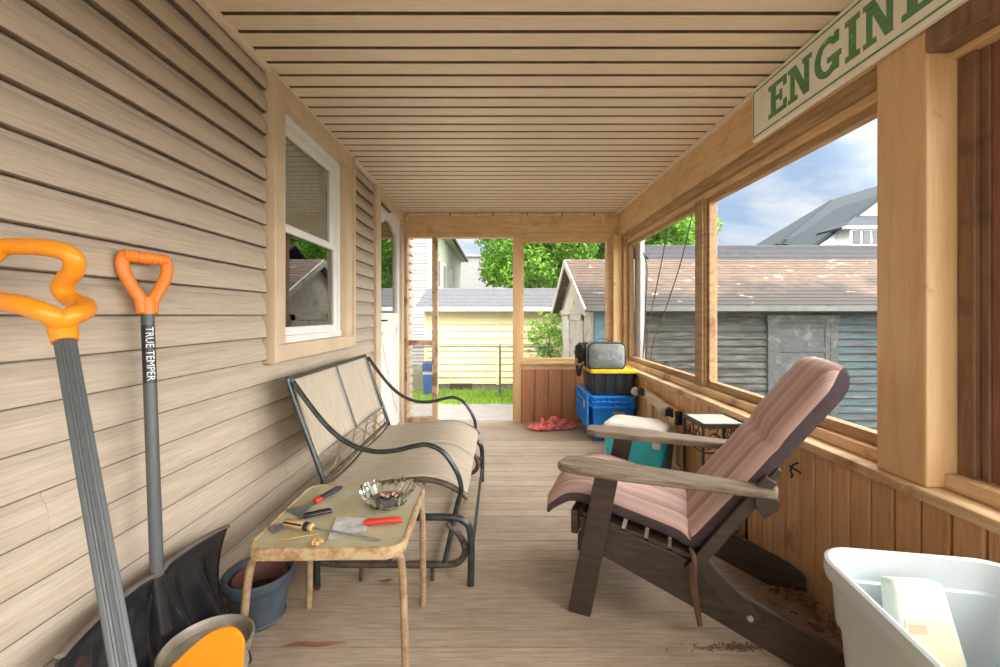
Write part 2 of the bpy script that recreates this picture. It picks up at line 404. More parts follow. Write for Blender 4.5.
# left wall siding
LAP = .1024; Z0 = 1.587 - LAP * 20
prof = [(.0, .02), (.012, .0), (.0185, .012), (.0195, .048), (.0200, .085), (.0185, .3), (.0155, .52), (.010, .70), (.003, .80), (-.002, .86), (-.002, 1.02)]
def siding(segs, seams=()):
    mb = MB(); k = 0
    z = Z0
    while z < ZC + .05:
        for (ya, yb, za, zb) in segs:
            a = max(z, za); b = min(z + LAP, zb)
            if b - a < .004: continue
            cuts = [ya] + [q for (q, kz) in seams if kz == k and ya < q < yb] + [yb]
            for i in range(len(cuts) - 1):
                off = .0025 * (i % 2)
                pts = []
                for (o_, t) in prof:
                    zz = z + t * LAP
                    if zz < a - 1e-6: zz = a
                    if zz > b + 1e-6: zz = b
                    pts.append((XL - .014 + o_ + off, zz))
                y0 = cuts[i] - (.012 if i else 0); y1 = cuts[i + 1]
                n = len(pts)
                vs = [(p[0], y0, p[1]) for p in pts] + [(p[0], y1, p[1]) for p in pts]
                vs += [(XL - .02, y0, b), (XL - .02, y0, a), (XL - .02, y1, b), (XL - .02, y1, a)]
                fs = [(j, j + 1, n + j + 1, n + j) for j in range(n - 1)]
                fs += [tuple(list(range(n)) + [2 * n, 2 * n + 1]), tuple(list(range(2 * n - 1, n - 1, -1)) + [2 * n + 3, 2 * n + 2])]
                mb.add(vs, fs)
        z += LAP; k += 1
    return mb
WY0, WY1, WZ0, WZ1 = 1.932, 2.985, .964, 2.30
DY0, DY1 = 3.55, 4.57
segs = [(YB, WY0 - .022, -.1, ZC), (WY0 - .022, WY1 + .022, -.1, WZ0 - .012), (WY1 + .022, DY0 - .012, -.1, ZC), (DY1, 5.12, -.4, ZC)]
wl = struct(siding(segs, seams=((1.16, 6), (1.16, 7), (2.1, 8), (1.78, 7), (1.66, 5), (1.0, 11))).build('wall_left', m_siding, smooth=50))
wl.data.materials.append(m_lapshade)
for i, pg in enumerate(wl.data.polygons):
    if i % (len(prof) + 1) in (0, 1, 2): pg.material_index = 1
mb = MB()   # sheathing behind the siding, with the window hole, and an unseen upper storey added to block the sun
for (a, b, c, d) in ((YB - 1.5, 2.05, -.8, 2.6), (2.05, 2.86, -.8, 1.0), (2.05, 2.86, 2.2, 2.6), (2.86, 3.69, -.8, 2.6), (3.69, 4.49, -.8, 0.0), (3.69, 4.49, 2.2, 2.6), (4.49, 5.1, -.8, 2.6)): mb.box(-1.17, XL - .022, a, b, c, d)
mb.box(-7.0, XL - .022, YB - 1.5, 5.1, 2.6, 5.6)
mb.box(-7.0, -6.9, YB - 1.5, 5.1, -.8, 2.6); mb.box(-7.0, -1.17, 5.0, 5.1, -.8, 2.6); mb.box(-7.0, -1.17, YB - 1.5, YB - 1.4, -.8, 2.6)
struct(mb.build('wall_left_sheathing', m_siding))
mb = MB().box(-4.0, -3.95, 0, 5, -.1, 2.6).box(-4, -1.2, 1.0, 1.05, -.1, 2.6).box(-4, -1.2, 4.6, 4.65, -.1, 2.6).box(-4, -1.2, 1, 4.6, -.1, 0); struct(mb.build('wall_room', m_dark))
# J-channel along ceiling on the left and right
struct(MB().box(XL - .01, XL + .022, YB, YE, ZC - .022, ZC + .005).build('trim_1', m_soffit, bevel=.004))
struct(MB().box(XR - .022, XR + .01, YB, YE, ZC - .018, ZC + .005).build('trim_2', m_soffit, bevel=.004))

# house window
wn = sgroup('window_1')
mb = MB(); X1 = XL + .024; XI = -1.10
mb.box(XI, X1, WY0, 2.046, WZ0, WZ1); mb.box(XI, X1, 2.86, WY1, WZ0, WZ1); mb.box(XI, X1, 2.046, 2.86, 2.205, WZ1)
mb.box(XI, X1 + .012, WY0 - .01, WY1 + .01, WZ0 - .005, WZ0 + .075)
mb.box(XI, X1 + .016, WY0 - .012, WY0 + .018, WZ0 - .008, WZ1); mb.box(XI, X1 + .016, WY1 - .018, WY1 + .012, WZ0 - .008, WZ1)
mb.build('window_casing', m_trim, wn, bevel=.004)
mb = MB()   # white vinyl frame and two sashes
xa, xb = -1.16, -1.088
mb.box(xa, xb, 2.046, 2.09, 1.04, 2.205); mb.box(xa, xb, 2.83, 2.86, 1.04, 2.205); mb.box(xa, xb, 2.09, 2.83, 2.17, 2.205); mb.box(xa, xb + .008, 2.046, 2.86, 1.035, 1.075)
mb.build('window_frame', m_white, wn, bevel=.003)
def sash(z0, z1, x):
    mb = MB(); t = .042
    mb.box(x - .012, x + .012, 2.09, 2.09 + t, z0, z1); mb.box(x - .012, x + .012, 2.83 - t, 2.83, z0, z1)
    mb.box(x - .012, x + .012, 2.09 + t, 2.83 - t, z0, z0 + t); mb.box(x - .012, x + .012, 2.09 + t, 2.83 - t, z1 - t, z1)
    s_ = mb.build('sash', m_white, wn, bevel=.003)
    MB().box(x - .002, x + .002, 2.09 + t, 2.83 - t, z0 + t, z1 - t).build('pane', m_houseglass, s_)
sash(1.075, 1.65, -1.112); sash(1.615, 2.17, -1.138)
bl = thing('window_blind', 'slatted mini blind half lowered behind the upper glass of the house window', 'blind', (-1.172, 2.46, 1.64))
mb = MB()
for k in range(24):
    z = .02 + k * .0215
    mb.box(-.013, .013, -.36, .36, -.0006, .0006, Matrix.Translation((0, 0, z)) @ Matrix.Rotation(-1.05, 4, 'Y'))
mb.build('slats', m_tile, bl); MB().box(-.015, .015, -.36, .36, .52, .55).build('headrail', m_white, bl); MB().box(-.013, .013, -.36, .36, -.008, .008).build('bottom_rail', m_white, bl)

# storm door in the left wall
dn = sgroup('door_1')
mb = MB(); X1 = XL + .024
mb.box(XI, X1, DY0, 3.69, 0, ZC - .005); mb.box(XI, X1, 4.49, DY1, 0, ZC - .005); mb.box(XI, X1, 3.69, 4.49, 2.20, ZC - .005)
mb.build('door_casing', m_trim, dn, bevel=.004)
mb = MB(); xa, xb = -1.115, -1.075
Y0, Y1 = 3.69, 4.49
mb.box(xa, xb, Y0, Y0 + .085, .04, 2.2); mb.box(xa, xb, Y1 - .085, Y1, .04, 2.2); mb.box(xa, xb, Y0 + .085, Y1 - .085, 1.06, 1.2)
mb.box(xa, xb, Y0 + .085, Y1 - .085, .04, .16); mb.box(xa, xb - .012, Y0 + .085, Y1 - .085, .16, 1.06)
# scalloped head of the glass opening
pts = [(Y0 + .085, 2.2), (Y1 - .085, 2.2)]
ya, yb = Y0 + .085, Y1 - .085
arc = []
for k in range(49):
    t = k / 48; yy = ya + (yb - ya) * t
    z = 1.98 + .11 * math.sin(PI * t) + .022 * abs(math.sin(PI * 6 * t)); arc.append((yy, z))
for i in range(48):
    (p, q), (r_, s_) = arc[i], arc[i + 1]
    mb.prism([(p, q), (r_, s_), (r_, 2.2), (p, 2.2)], lambda a, b: (xa, a, b), lambda a, b: (xb, a, b))
mb.build('door_panel', m_white, dn)
mb = MB()
for (p, q) in (((ya + .06, .24), (yb - .06, .98)), ((ya + .06, .98), (yb - .06, .24))): mb.bar((xb - .008, p[0], p[1]), (xb - .008, q[0], q[1]), .02, .04, (0, 0, 1))
for (a, b, c, d) in ((ya + .03, yb - .03, .19, .23), (ya + .03, yb - .03, .99, 1.03), (ya + .03, ya + .07, .19, 1.03), (yb - .07, yb - .03, .19, 1.03)): mb.box(xb - .016, xb - .002, a, b, c, d)
mb.build('cross_buck', m_white, dn, bevel=.004)
MB().box(xa + .015, xa + .019, ya, yb, 1.2, 2.12).build('pane', m_houseglass, dn)
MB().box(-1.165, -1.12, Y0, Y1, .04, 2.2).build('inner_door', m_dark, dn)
mb = MB().box(xb, xb + .006, Y0 + .02, Y0 + .06, 1.05, 1.17).tube([(xb, Y0 + .04, 1.13), (xb + .045, Y0 + .04, 1.13), (xb + .05, Y0 + .12, 1.13)], .008)
mb.build('door_handle', m_black, dn, smooth=40)
MB().tube([(xb + .018, Y0 + .06, 2.17), (xb + .02, Y0 + .34, 2.165)], .011).build('door_closer', m_clip, dn, smooth=40)
MB().box(-1.12, XL + .05, Y0, Y1, .0, .04).build('threshold', m_galv, dn, bevel=.004)

# right knee wall: vertical tongue and groove boards
def boards(mb, a, b, w, fn, z0, z1):
    k = a
    while k < b - .005:
        e = min(k + w, b)
        mb.prism([(k + .003, .0), (k + .008, -.006), (e - .008, -.006), (e - .003, 0), (e - .003, .014), (k + .003, .014)], lambda p, q: fn(p, q, z0), lambda p, q: fn(p, q, z1))
        k = e
mb = MB(); boards(mb, YB, YE - .02, .0875, lambda p, q, z: (XR + .006 + q, p, z), 0, .62)
struct(mb.build('wall_right', m_knee))
struct(MB().box(XR + .02, XR + .15, YB, YE + .08, -.8, .62).build('wall_right_base', m_shedgable))
struct(MB().box(1.268, 1.47, YB, YE - .06, .618, .655).build('trim_3', m_sill, bevel=.005))
struct(MB().box(1.345, 1.43, YB, YE - .06, .655, .70).build('trim_4', m_sill, bevel=.004))
# right beam and mouldings
struct(MB().box(XR, XR + .14, YB, YE + .1, 2.045, ZC).build('trim_5', m_beam, bevel=.004))
struct(MB().box(XR + .012, XR + .14, YB, YE - .05, 1.995, 2.043).build('trim_6', m_frame, bevel=.004))
struct(MB().box(1.36, 1.44, YB, YE - .07, 1.955, 1.994).build('trim_7', m_beam, bevel=.004))
# posts
struct(MB().box(1.292, 1.45, 1.272, 1.443, .655, 2.30).build('trim_8', m_post, bevel=.007))
struct(MB().box(1.383, 1.45, 1.225, 1.271, .655, 1.97).box(1.40, 1.45, 1.200, 1.224, .655, 1.97).box(1.285, 1.45, YB, 1.270, 1.97, 2.044).build('trim_9', m_darkframe, bevel=.004))  # last box: dark header strip painting the beam's shade
struct(MB().box(1.234, 1.45, 4.555, 4.70, 0, 2.045).box(1.23, 1.262, 4.548, 4.556, .66, 2.04).build('trim_10', m_post, bevel=.005))
struct(MB().box(1.325, 1.36, 4.50, 4.553, .655, 1.995).build('trim_22', m_frame, bevel=.003))
# window frames in right wall
def rwin(name, y0, y1, fm, x=1.40, t=.035, z0=.70, z1=1.955, pane=m_glass):
    w = sgroup(name); mb = MB()
    mb.box(x - .022, x + .022, y0, y0 + t, z0, z1); mb.box(x - .022, x + .022, y1 - t, y1, z0, z1)
    mb.box(x - .022, x + .022, y0 + t, y1 - t, z0, z0 + t + .01); mb.box(x - .022, x + .022, y0 + t, y1 - t, z1 - t, z1)
    mb.build('window_frame', fm, w, bevel=.003)
    MB().box(x - .002, x + .002, y0 + t, y1 - t, z0 + t, z1 - t).build('pane', pane, w)
rwin('window_2', 1.444, 2.80, m_frame); rwin('window_3', 2.90, 4.50, m_frame)
rwin('window_4', -.55, 1.199, m_redsash, 1.425, .06)
struct(MB().box(1.345, 1.45, 2.80, 2.90, .70, 1.955).box(1.36, 1.40, 2.79, 2.80, .7, 1.955).build('trim_11', m_frame, bevel=.004))
struct(MB().box(1.32, 1.45, -.75, -.55, .655, 1.995).build('trim_23', m_darkframe, bevel=.004))
rwin('window_6', -1.5, -.75, m_redsash, 1.425, .05)
# white weathered outer board just past the far window
struct(MB().box(1.455, 1.50, 4.36, 4.54, -.5, 2.05).build('trim_12', m_whitewall, bevel=.006))

# end wall
struct(MB().box(XL, XR, YE - .01, YE + .12, 2.085, ZC).build('trim_13', m_beamx, bevel=.004))
struct(MB().box(XL, 1.234, YE, YE + .10, 2.035, 2.084).build('trim_14', m_beamx, bevel=.004))
struct(MB().box(XL, -1.022, YE, YE + .10, 0, 2.035).box(-.748, -.690, YE, YE + .10, 0, 2.035).box(-1.022, -.748, YE + .02, YE + .07, .845, .90).box(-1.022, -.748, YE, YE + .08, 0, .05).build('trim_15', m_jamb, bevel=.004))
MBs = MB().box(-1.022, -.748, YE + .048, YE + .05, .05, .845)
w5 = sgroup('window_5'); MBs.build('screen', m_screen, w5)
struct(MB().box(.143, .231, YE - .005, YE + .10, 0, 2.035).build('trim_16', m_post, bevel=.004))
struct(MB().box(.231, 1.234, YE - .02, YE + .12, .632, .662).build('trim_17', m_beamx, bevel=.005))
struct(MB().box(.231, 1.234, YE + .03, YE + .1, .662, .70).build('trim_18', m_beamx, bevel=.004))
struct(MB().box(.231, 1.234, YE + .004, YE + .02, .575, .632).build('trim_19', m_beamx, bevel=.004))
struct(MB().box(.231, .262, YE + .03, YE + .09, .70, 2.035).box(1.177, 1.234, YE + .01, YE + .09, .70, 2.035).box(.262, 1.177, YE + .03, YE + .09, 1.985, 2.035).build('trim_20', m_beamx, bevel=.004))
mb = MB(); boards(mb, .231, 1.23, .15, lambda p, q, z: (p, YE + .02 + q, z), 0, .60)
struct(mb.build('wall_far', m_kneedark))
struct(MB().box(.231, 1.234, YE + .035, YE + .1, -.8, .63).build('wall_far_base', m_shedgable))
w6 = sgroup('window_7'); MB().box(.262, 1.177, YE + .058, YE + .06, .70, 1.985).build('screen', screen_mat('fine screen', .07, (120, 116, 108)), w6)
# cable along the end beam with clips
cb = thing('wire_cable', 'thin white cable clipped along the top of the far header beam', 'cable', (0, YE - .016, 2.27))
pts = [(-1.03, 0, -.05), (-1.0, 0, .0), (-.96, 0, .018)]
for k in range(9): pts.append((-.9 + k * .235, -.001, .012 + .008 * math.sin(k * 1.9)))
pts += [(1.06, 0, .015), (1.12, 0, .0), (1.135, 0, -.05), (1.135, 0, -.09)]
MB().tube(smooth_path(pts, 5), .0075, 8).build('cord', m_cable, cb, smooth=60)
for x in (-.55, -.08, .3, .68, 1.03): MB().box(x - .006, x + .006, -.008, .008, -.002, .03).build('clip', m_clip, cb, bevel=.002)

# ------------------------------------------------------------------ SIGN
sg = thing('hanging_sign', 'long cream board sign with green slab letters ENGINE fixed high on the right beam', 'sign', (1.262, 2.10, 2.04))
SL, SH = 1.02, .262
MB().box(.0, .022, -SL, 0, 0, SH).build('board', m_signbg, sg, bevel=.003)
mb = MB(); d0, d1 = -.0015, .001
def strip(a, b, c, d): mb.box(d0, d1, -b, -a, c, d)
strip(.008, SL - .008, .018, .025); strip(.008, SL - .008, SH - .025, SH - .018); strip(.008, .014, .018, SH - .018); strip(SL - .014, SL - .008, .018, SH - .018)
mb.build('border_line', m_signgr, sg)
def poly_letter(ch):
    """slab serif letters, unit height, as lists of quads (x, y)"""
    s = .2
    if ch == 'E': return .82, [[(0, 0), (.82, 0), (.82, .14), (0, .14)], [(0, .86), (.82, .86), (.82, 1), (0, 1)], [(.12, .14), (.34, .14), (.34, .86), (.12, .86)], [(.34, .43), (.6, .43), (.6, .57), (.34, .57)], [(.68, .14), (.82, .14), (.82, .3), (.68, .3)], [(.68, .7), (.82, .7), (.82, .86), (.68, .86)], [(.52, .34), (.62, .34), (.62, .66), (.52, .66)]]
    if ch == 'N': return .98, [[(0, 0), (.4, 0), (.4, .13), (0, .13)], [(0, .87), (.34, .87), (.34, 1), (0, 1)], [(.1, .13), (.28, .13), (.28, .87), (.1, .87)], [(.62, .87), (.98, .87), (.98, 1), (.62, 1)], [(.7, .0), (.88, .0), (.88, .87), (.7, .87)], [(.12, 1), (.34, 1), (.88, 0), (.66, 0)]]
    if ch == 'I': return .46, [[(0, 0), (.46, 0), (.46, .14), (0, .14)], [(0, .86), (.46, .86), (.46, 1), (0, 1)], [(.12, .14), (.34, .14), (.34, .86), (.12, .86)]]
    if ch == 'G':
        q = []; n = 20
        out = []; inn = []
        for k in range(n + 1):
            a = math.radians(48 + 264 * k / n); out.append((.46 + .46 * math.cos(a), .5 + .5 * math.sin(a))); inn.append((.46 + .25 * math.cos(a), .5 + .34 * math.sin(a)))
        for k in range(n): q.append([out[k], out[k + 1], inn[k + 1], inn[k]])
        q += [[(.66, .06), (.86, .06), (.86, .42), (.66, .42)], [(.48, .34), (.94, .34), (.94, .47), (.48, .47)], [(.68, .72), (.86, .72), (.86, 1.0), (.74, 1.0)]]
        return .94, q
for (ch, ya, yb) in (('E', 1.972, 1.848), ('N', 1.838, 1.70), ('G', 1.682, 1.552), ('I', 1.534, 1.472), ('N', 1.458, 1.335), ('E', 1.318, 1.20)):
    w, qs = poly_letter(ch); lm = MB(); H = .150; z0 = .056; k = (ya - yb) / w
    for iq, q in enumerate(qs):
        lm.prism(q, lambda a, b: (-.0022 - .00012 * iq, ya - 2.10 - a * k, z0 + b * H), lambda a, b: (.001, ya - 2.10 - a * k, z0 + b * H))
    lm.build('letter', m_signgr, sg)

# ------------------------------------------------------------------ PATIO SIDE TABLE
tb = thing('side_table', 'low square patio table with cloudy glass top and rusty beige metal frame', 'table', (-.552, 1.54, 0), math.radians(1.5))
TW, TD, TZ = .488, .50, .462
def rring(w, d, r, z, n=6): return [Vector((x, y, z)) for x, y in rr(w, d, r, n)]
MB().rings([rring(TW - .012, TD - .012, .055, TZ - .008), rring(TW - .012, TD - .012, .055, TZ - .002)]).build('glass_top', m_tabletop, tb, smooth=40)
MB().rings([rring(TW, TD, .06, TZ - .036), rring(TW + .004, TD + .004, .062, TZ - .018), rring(TW, TD, .06, TZ), rring(TW - .016, TD - .016, .052, TZ + .001), rring(TW - .022, TD - .022, .05, TZ - .003), rring(TW - .022, TD - .022, .05, TZ - .036)], close=True).build('rim', m_tableframe, tb, smooth=50)
for sx in (-1, 1):
    for sy in (-1, 1):
        x0 = sx * (TW / 2 - .035); y0 = sy * (TD / 2 - .05)
        fx = (.06 if sy < 0 else -.012) if sx < 0 else .018; by = -.04 if sy > 0 else .0
        pts = [(x0 - sx * .05, y0, TZ - .026), (x0 - sx * .015, y0, TZ - .03), (x0 + sx * .012, y0, TZ - .05), (x0 + sx * (.018 + fx * .4), y0, TZ - .11), (x0 + sx * (.018 + fx), y0 + by, .0)]
        MB().tube(smooth_path(pts, 6), .0125, 10).build('leg', m_tableleg, tb, smooth=60)

def tp(x, y, z):   # a place on the table top seen at picture point x, y
    Y = (HC - z) * F / (y - CY); return Vector(((x - CX) * Y / F, Y, z))
TT = TZ - .001
# cut glass ashtray with scalloped rim
c = tp(388, 503, TT); AS = 1.22
at = thing('ashtray', 'round cut glass ashtray with scalloped rim standing at the back of the patio table', 'ashtray', (c.x, c.y, TT))
n = 64
def ring(r, z, amp=0, zamp=0, m=16): return [AS * Vector(((r + amp * math.cos(m * 2 * PI * j / n)) * math.cos(2 * PI * j / n), (r + amp * math.cos(m * 2 * PI * j / n)) * math.sin(2 * PI * j / n), z + zamp * math.cos(m * 2 * PI * j / n))) for j in range(n)]
MB().rings([ring(.045, .0), ring(.056, .004, .002), ring(.068, .022, .005), ring(.078, .038, .004, .003), ring(.085, .048, .003, .006), ring(.080, .051, .001, .006), ring(.071, .038, .001), ring(.058, .016), ring(.04, .010)]).build('bowl', m_ash, at, smooth=12)
MB().lathe([(.0, .0125), (.06, .0125), (.067, .0165), (.0, .0165)], 24).build('ash', plain('grey ash', (126, 128, 128), .9, (84, 86, 88), 60), at, smooth=40)
bl_ = ['bent cigarette butt lying across the ash', 'cigarette butt stood up against the ashtray wall']
for k in range(9):
    a = k * 2.3; r = .012 + .018 * ((k * 7) % 5) / 5
    p = Vector((c.x + .012 + r * math.cos(a), c.y + .005 + r * math.sin(a), TT + .022 + .003 * (k % 4)))
    d = Vector((math.cos(a * 1.7 + 1), math.sin(a * 1.7 + 1), .35 + .1 * (k % 3))).normalized()
    b = thing('cigarette_butt', 'stubbed cigarette butt with reddish filter in the glass ashtray', 'cigarette', p, 0, 'cigarette butts in the ashtray')
    MB().tube([(0, 0, 0), d * .014], .0038, 8).build('paper', m_butt, b, smooth=50)
    MB().tube([d * .014, d * .03], .0039, 8).build('filter', m_filter, b, smooth=50)

def scraper(name, label, a, b, c_, wb, wt, mh, mbld, ferr=None, hole=True):
    """putty knife lying on the table: a = blade edge centre, b = blade neck, c_ = handle end"""
    o = thing(name, label, 'putty knife', (b.x, b.y, TT + .002))
    A, B, C = a - b, Vector((0, 0, 0)), c_ - b
    A.z = C.z = 0
    d = A.normalized(); s = Vector((-d.y, d.x, 0)); L = A.length
    h = .0012
    prof = [(0, wb * .32), (.25 * L, wb * .42), (L, wt)]
    poly = [(t, w / 1) for t, w in prof] + [(t, -w) for t, w in reversed(prof)]
    MB().prism(poly, lambda p, q: d * p + s * q * .5 * 2 * .5 + Vector((0, 0, 0)), lambda p, q: d * p + s * q * .5 + Vector((0, 0, h))).build('blade', mbld, o)
    e = C.normalized(); LH = C.length; s2 = Vector((-e.y, e.x, 0))
    R = []
    for t, w, hh in ((0, .010, .006), (.08, .013, .009), (.3, .0115, .0085), (.6, .0135, .0095), (.88, .0135, .009), (1, .008, .006)):
        R.append([e * (t * LH) + s2 * (w * math.cos(2 * PI * j / 14)) + Vector((0, 0, hh + hh * math.sin(2 * PI * j / 14))) for j in range(14)])
    MB().rings(R).build('handle', mh, o, smooth=60)
    if ferr:
        R = [[e * t + s2 * (w * math.cos(2 * PI * j / 14)) + Vector((0, 0, .0095 + hh * math.sin(2 * PI * j / 14))) for j in range(14)] for t, w, hh in ((-.012, .010, .006), (-.002, .0145, .0096), (.014, .0148, .0098))]
        MB().rings(R).build('collar', ferr, o, smooth=60)
    return o
scraper('putty_knife', 'flexible putty knife with dark navy handle and red collar near the back of the table', tp(292, 513.5, TT), tp(317, 503, TT), tp(341, 489, TT), .06, .10, m_navy, m_steel, m_red)
scraper('putty_knife', 'scraper with plain black handle lying behind the amber screwdriver', tp(270, 531, TT), tp(303, 519, TT), tp(332, 513, TT), .055, .07, m_black, m_steel)
scraper('putty_knife', 'wide putty knife with bright red handle and plaster smeared blade', Vector((-.565, 1.415, TT)), Vector((-.452, 1.437, TT)), tp(402, 522, TT), .25, .155, m_red, m_plaster, m_red)
# screwdriver
a, b = tp(285, 522.5, TT + .014), tp(381, 540, TT + .004)
sd = thing('screwdriver', 'long shafted screwdriver with amber and black handle lying across the front of the table', 'screwdriver', a)
d = (b - a); L = d.length; dn_ = d.normalized()
def alongtube(prof, mat, nm, n=12, flute=0):
    u = dn_.cross(Vector((0, 0, 1))).normalized(); w = u.cross(dn_); R = []
    for t, r in prof: R.append([dn_ * t + u * ((r + flute * math.cos(6 * 2 * PI * j / n)) * math.cos(2 * PI * j / n)) + w * ((r + flute * math.cos(6 * 2 * PI * j / n)) * math.sin(2 * PI * j / n)) for j in range(n)])
    return MB().rings(R).build(nm, mat, sd, smooth=50)
alongtube([(0, .010), (.003, .013), (.074, .013), (.078, .011)], m_amber, 'handle', 36, .0012)
alongtube([(.076, .0115), (.079, .0142), (.09, .0142), (.094, .012)], m_black, 'band')
alongtube([(.094, .010), (.098, .0128), (.108, .0128), (.112, .006)], m_amber, 'handle_end')
alongtube([(.11, .0036), (L - .012, .0036), (L - .004, .003), (L, .0016)], m_steel, 'shank')
for k in (0, 2, 4):
    u = dn_.cross(Vector((0, 0, 1))).normalized(); w = u.cross(dn_); an = PI / 6 + k * PI / 3
    o_ = u * (.0122 * math.cos(an)) + w * (.0122 * math.sin(an))
    MB().bar(dn_ * .004 + o_, dn_ * .074 + o_, .006, .003, o_).build('grip_stripe', m_black, sd)
st = thing('wooden_stick', 'thin pale wooden sliver with pointed end lying under the screwdriver', 'stick', tp(296, 535, TT + .003))
p0, p1 = tp(272, 541.5, TT + .003) - tp(296, 535, TT + .003), tp(320, 533.5, TT + .003) - tp(296, 535, TT + .003)
MB().tube([p0, (p0 + p1) / 2, p1], [.0006, .0022, .002], 8).build('stick', m_tan, st, smooth=50)
cr = tp(317, 543, TT + .006); mb = MB()
for k in range(9):
    q = Vector((random.uniform(-.015, .015), random.uniform(-.007, .007), random.uniform(-.002, .005))); r = random.uniform(.006, .010)
    mb.rings([[q + Vector((rr_ * r * math.cos(2 * PI * j / 8) * random.uniform(.8, 1.2), rr_ * r * math.sin(2 * PI * j / 8), zz * r)) for j in range(8)] for rr_, zz in ((.3, -.8), (.9, -.4), (1, .2), (.7, .7), (.2, .95))])
o = mb.build('crumpled_scrap', m_tan, None, smooth=40); o.location = cr; tag(o, 'crumpled tan lump of dried filler at the front edge of the patio table', 'scrap')

# ------------------------------------------------------------------ GLIDER LOVESEAT
gl = thing('glider_bench', 'two seat metal patio glider with beige sling seat and curved dark arms against the siding', 'bench', (0, 0, 0))
GA, GB = 1.87, 2.94
arm = [(-.923, .885), (-.859, .795), (-.784, .70), (-.711, .632), (-.638, .592), (-.551, .572), (-.465, .577), (-.381, .597), (-.319, .602), (-.254, .570), (-.204, .502), (-.179, .445), (-.172, .39), (-.19, .34), (-.248, .078)]
for y in (GA, GB):
    MB().tube(smooth_path([(x, y, z) for x, z in arm], 5), .0135, 10, flat=(.8, (0, 1, 0))).build('armrest', m_glider, gl, smooth=60)
    MB().tube(smooth_path([(-.945, y, .895), (-.90, y, .76), (-.82, y, .54), (-.775, y, .40), (-.74, y, .20), (-.72, y, .078)], 5), .014, 10, flat=(.8, (0, 1, 0))).build('back_post', m_glider, gl, smooth=60)
    yi = y + (.022 if y == GA else -.022)
    MB().tube(smooth_path([(-.79, yi, .395), (-.65, yi, .40), (-.5, yi, .425), (-.36, yi, .440), (-.26, yi, .425), (-.18, yi, .385), (-.145, yi, .355)], 5), .016, 10, flat=(.8, (0, 1, 0))).build('seat_rail', m_gliderbrown, gl, smooth=60)
    MB().tube(smooth_path([(-.86, y, .14), (-.82, y, .09), (-.74, y, .072), (-.5, y, .070), (-.28, y, .070), (-.19, y, .078), (-.155, y, .13), (-.18, y, .20), (-.235, y, .255)], 6), .015, 10).build('base_rail', m_gliderbrown, gl, smooth=60)
    yo = y - .035 if y == GA else y + .035
    MB().tube(smooth_path([(-.80, yo, .0), (-.80, yo, .22), (-.765, yo, .285), (-.68, yo, .297), (-.4, yo, .297), (-.24, yo, .297), (-.165, yo, .285), (-.128, yo, .22), (-.128, yo, .0)], 6), .0155, 10).build('stand', m_glider, gl, smooth=60)
    for xx in (-.74, -.155):
        MB().tube([(xx, min(y, yo) - .004, .172), (xx, max(y, yo) + .004, .172)], .009, 8).build('pivot', m_gliderbrown, gl, smooth=60)
        MB().bar((xx - .005, (y + yo) / 2, .165), (xx + .05 if xx < -.5 else xx + .03, (y + yo) / 2, .166), .012, .022).build('link', m_gliderbrown, gl)
    for xx in (-.62, -.3):
        MB().tube([(xx, y, .0), (xx, y, .066)], .008, 8).build('foot_stub', m_gliderbrown, gl, smooth=60)
for x, z, r_, mm in ((-.945, .895, .012, m_glider), (-.822, .535, .006, m_dustymetal)):
    MB().tube([(x, GA, z), (x, GB, z)], r_, 10).build('back_rail', mm, gl, smooth=60)
MB().tube([(-.79, GA, .43), (-.79, GB, .43)], .012, 10).build('seat_back_rail', m_gliderbrown, gl, smooth=60)
for x in (-.5, -.24): MB().tube([(x, GA, .07), (x, GB, .07)], .011, 8).build('cross_tube', m_gliderbrown, gl, smooth=60)
for xx in (-.80, -.128): MB().tube([(xx, GA - .035, .10), (xx, GB + .035, .10)], .009, 8).build('stand_brace', m_glider, gl, smooth=60)
MB().tube([(-.9425, (GA + GB) / 2, .90), (-.822, (GA + GB) / 2, .535)], .0075, 8).build('middle_post', m_glider, gl, smooth=60)
gm = (GA + GB) / 2
seatp = smooth_path([(-.785, 0, .415), (-.65, 0, .415), (-.5, 0, .438), (-.37, 0, .452), (-.27, 0, .440), (-.19, 0, .40), (-.155, 0, .365), (-.16, 0, .335)], 5)
for (a, b) in ((GA + .025, gm - .004), (gm + .004, GB - .025)):
    def sf(u, v, a=a, b=b):
        k = u * (len(seatp) - 1); i = min(int(k), len(seatp) - 2); p = seatp[i].lerp(seatp[i + 1], k - i)
        return (p.x, a + (b - a) * v, p.z - .014 * math.sin(PI * v))
    MB().grid(sf, 30, 10).build('seat_sling', m_sling, gl, smooth=60, solid=.004)
    def bf(u, v, a=a, b=b):
        return (-.945 + .122 * u + .012 * math.sin(PI * v) * -1, a + (b - a) * v, .905 - .375 * u)
    MB().grid(bf, 10, 10).build('back_sling', m_sling, gl, smooth=60, solid=.004)
# interlaced ovals below the back
mb = MB(); per = (GB - GA) / 5
def sp(t, zc): return (-.822 + (.535 - zc) * .3, t, zc)
for ph in (0, 1):
    pts = []
    for k in range(61):
        t = GA + (GB - GA) * k / 60; pts.append(sp(t, .482 + .048 * math.sin(2 * PI * (t - GA) / (per * 2) + PI * ph)))
    mb.tube(pts, .0034, 6)
for k in range(5):
    cy = GA + per * (k + .5)
    mb.tube([sp(cy + per * .42 * math.cos(a * PI / 10), .482 + .028 * math.sin(a * PI / 10)) for a in range(20)], .0032, 6, closed=True)
mb.build('scroll_work', m_dustymetal, gl, smooth=60)

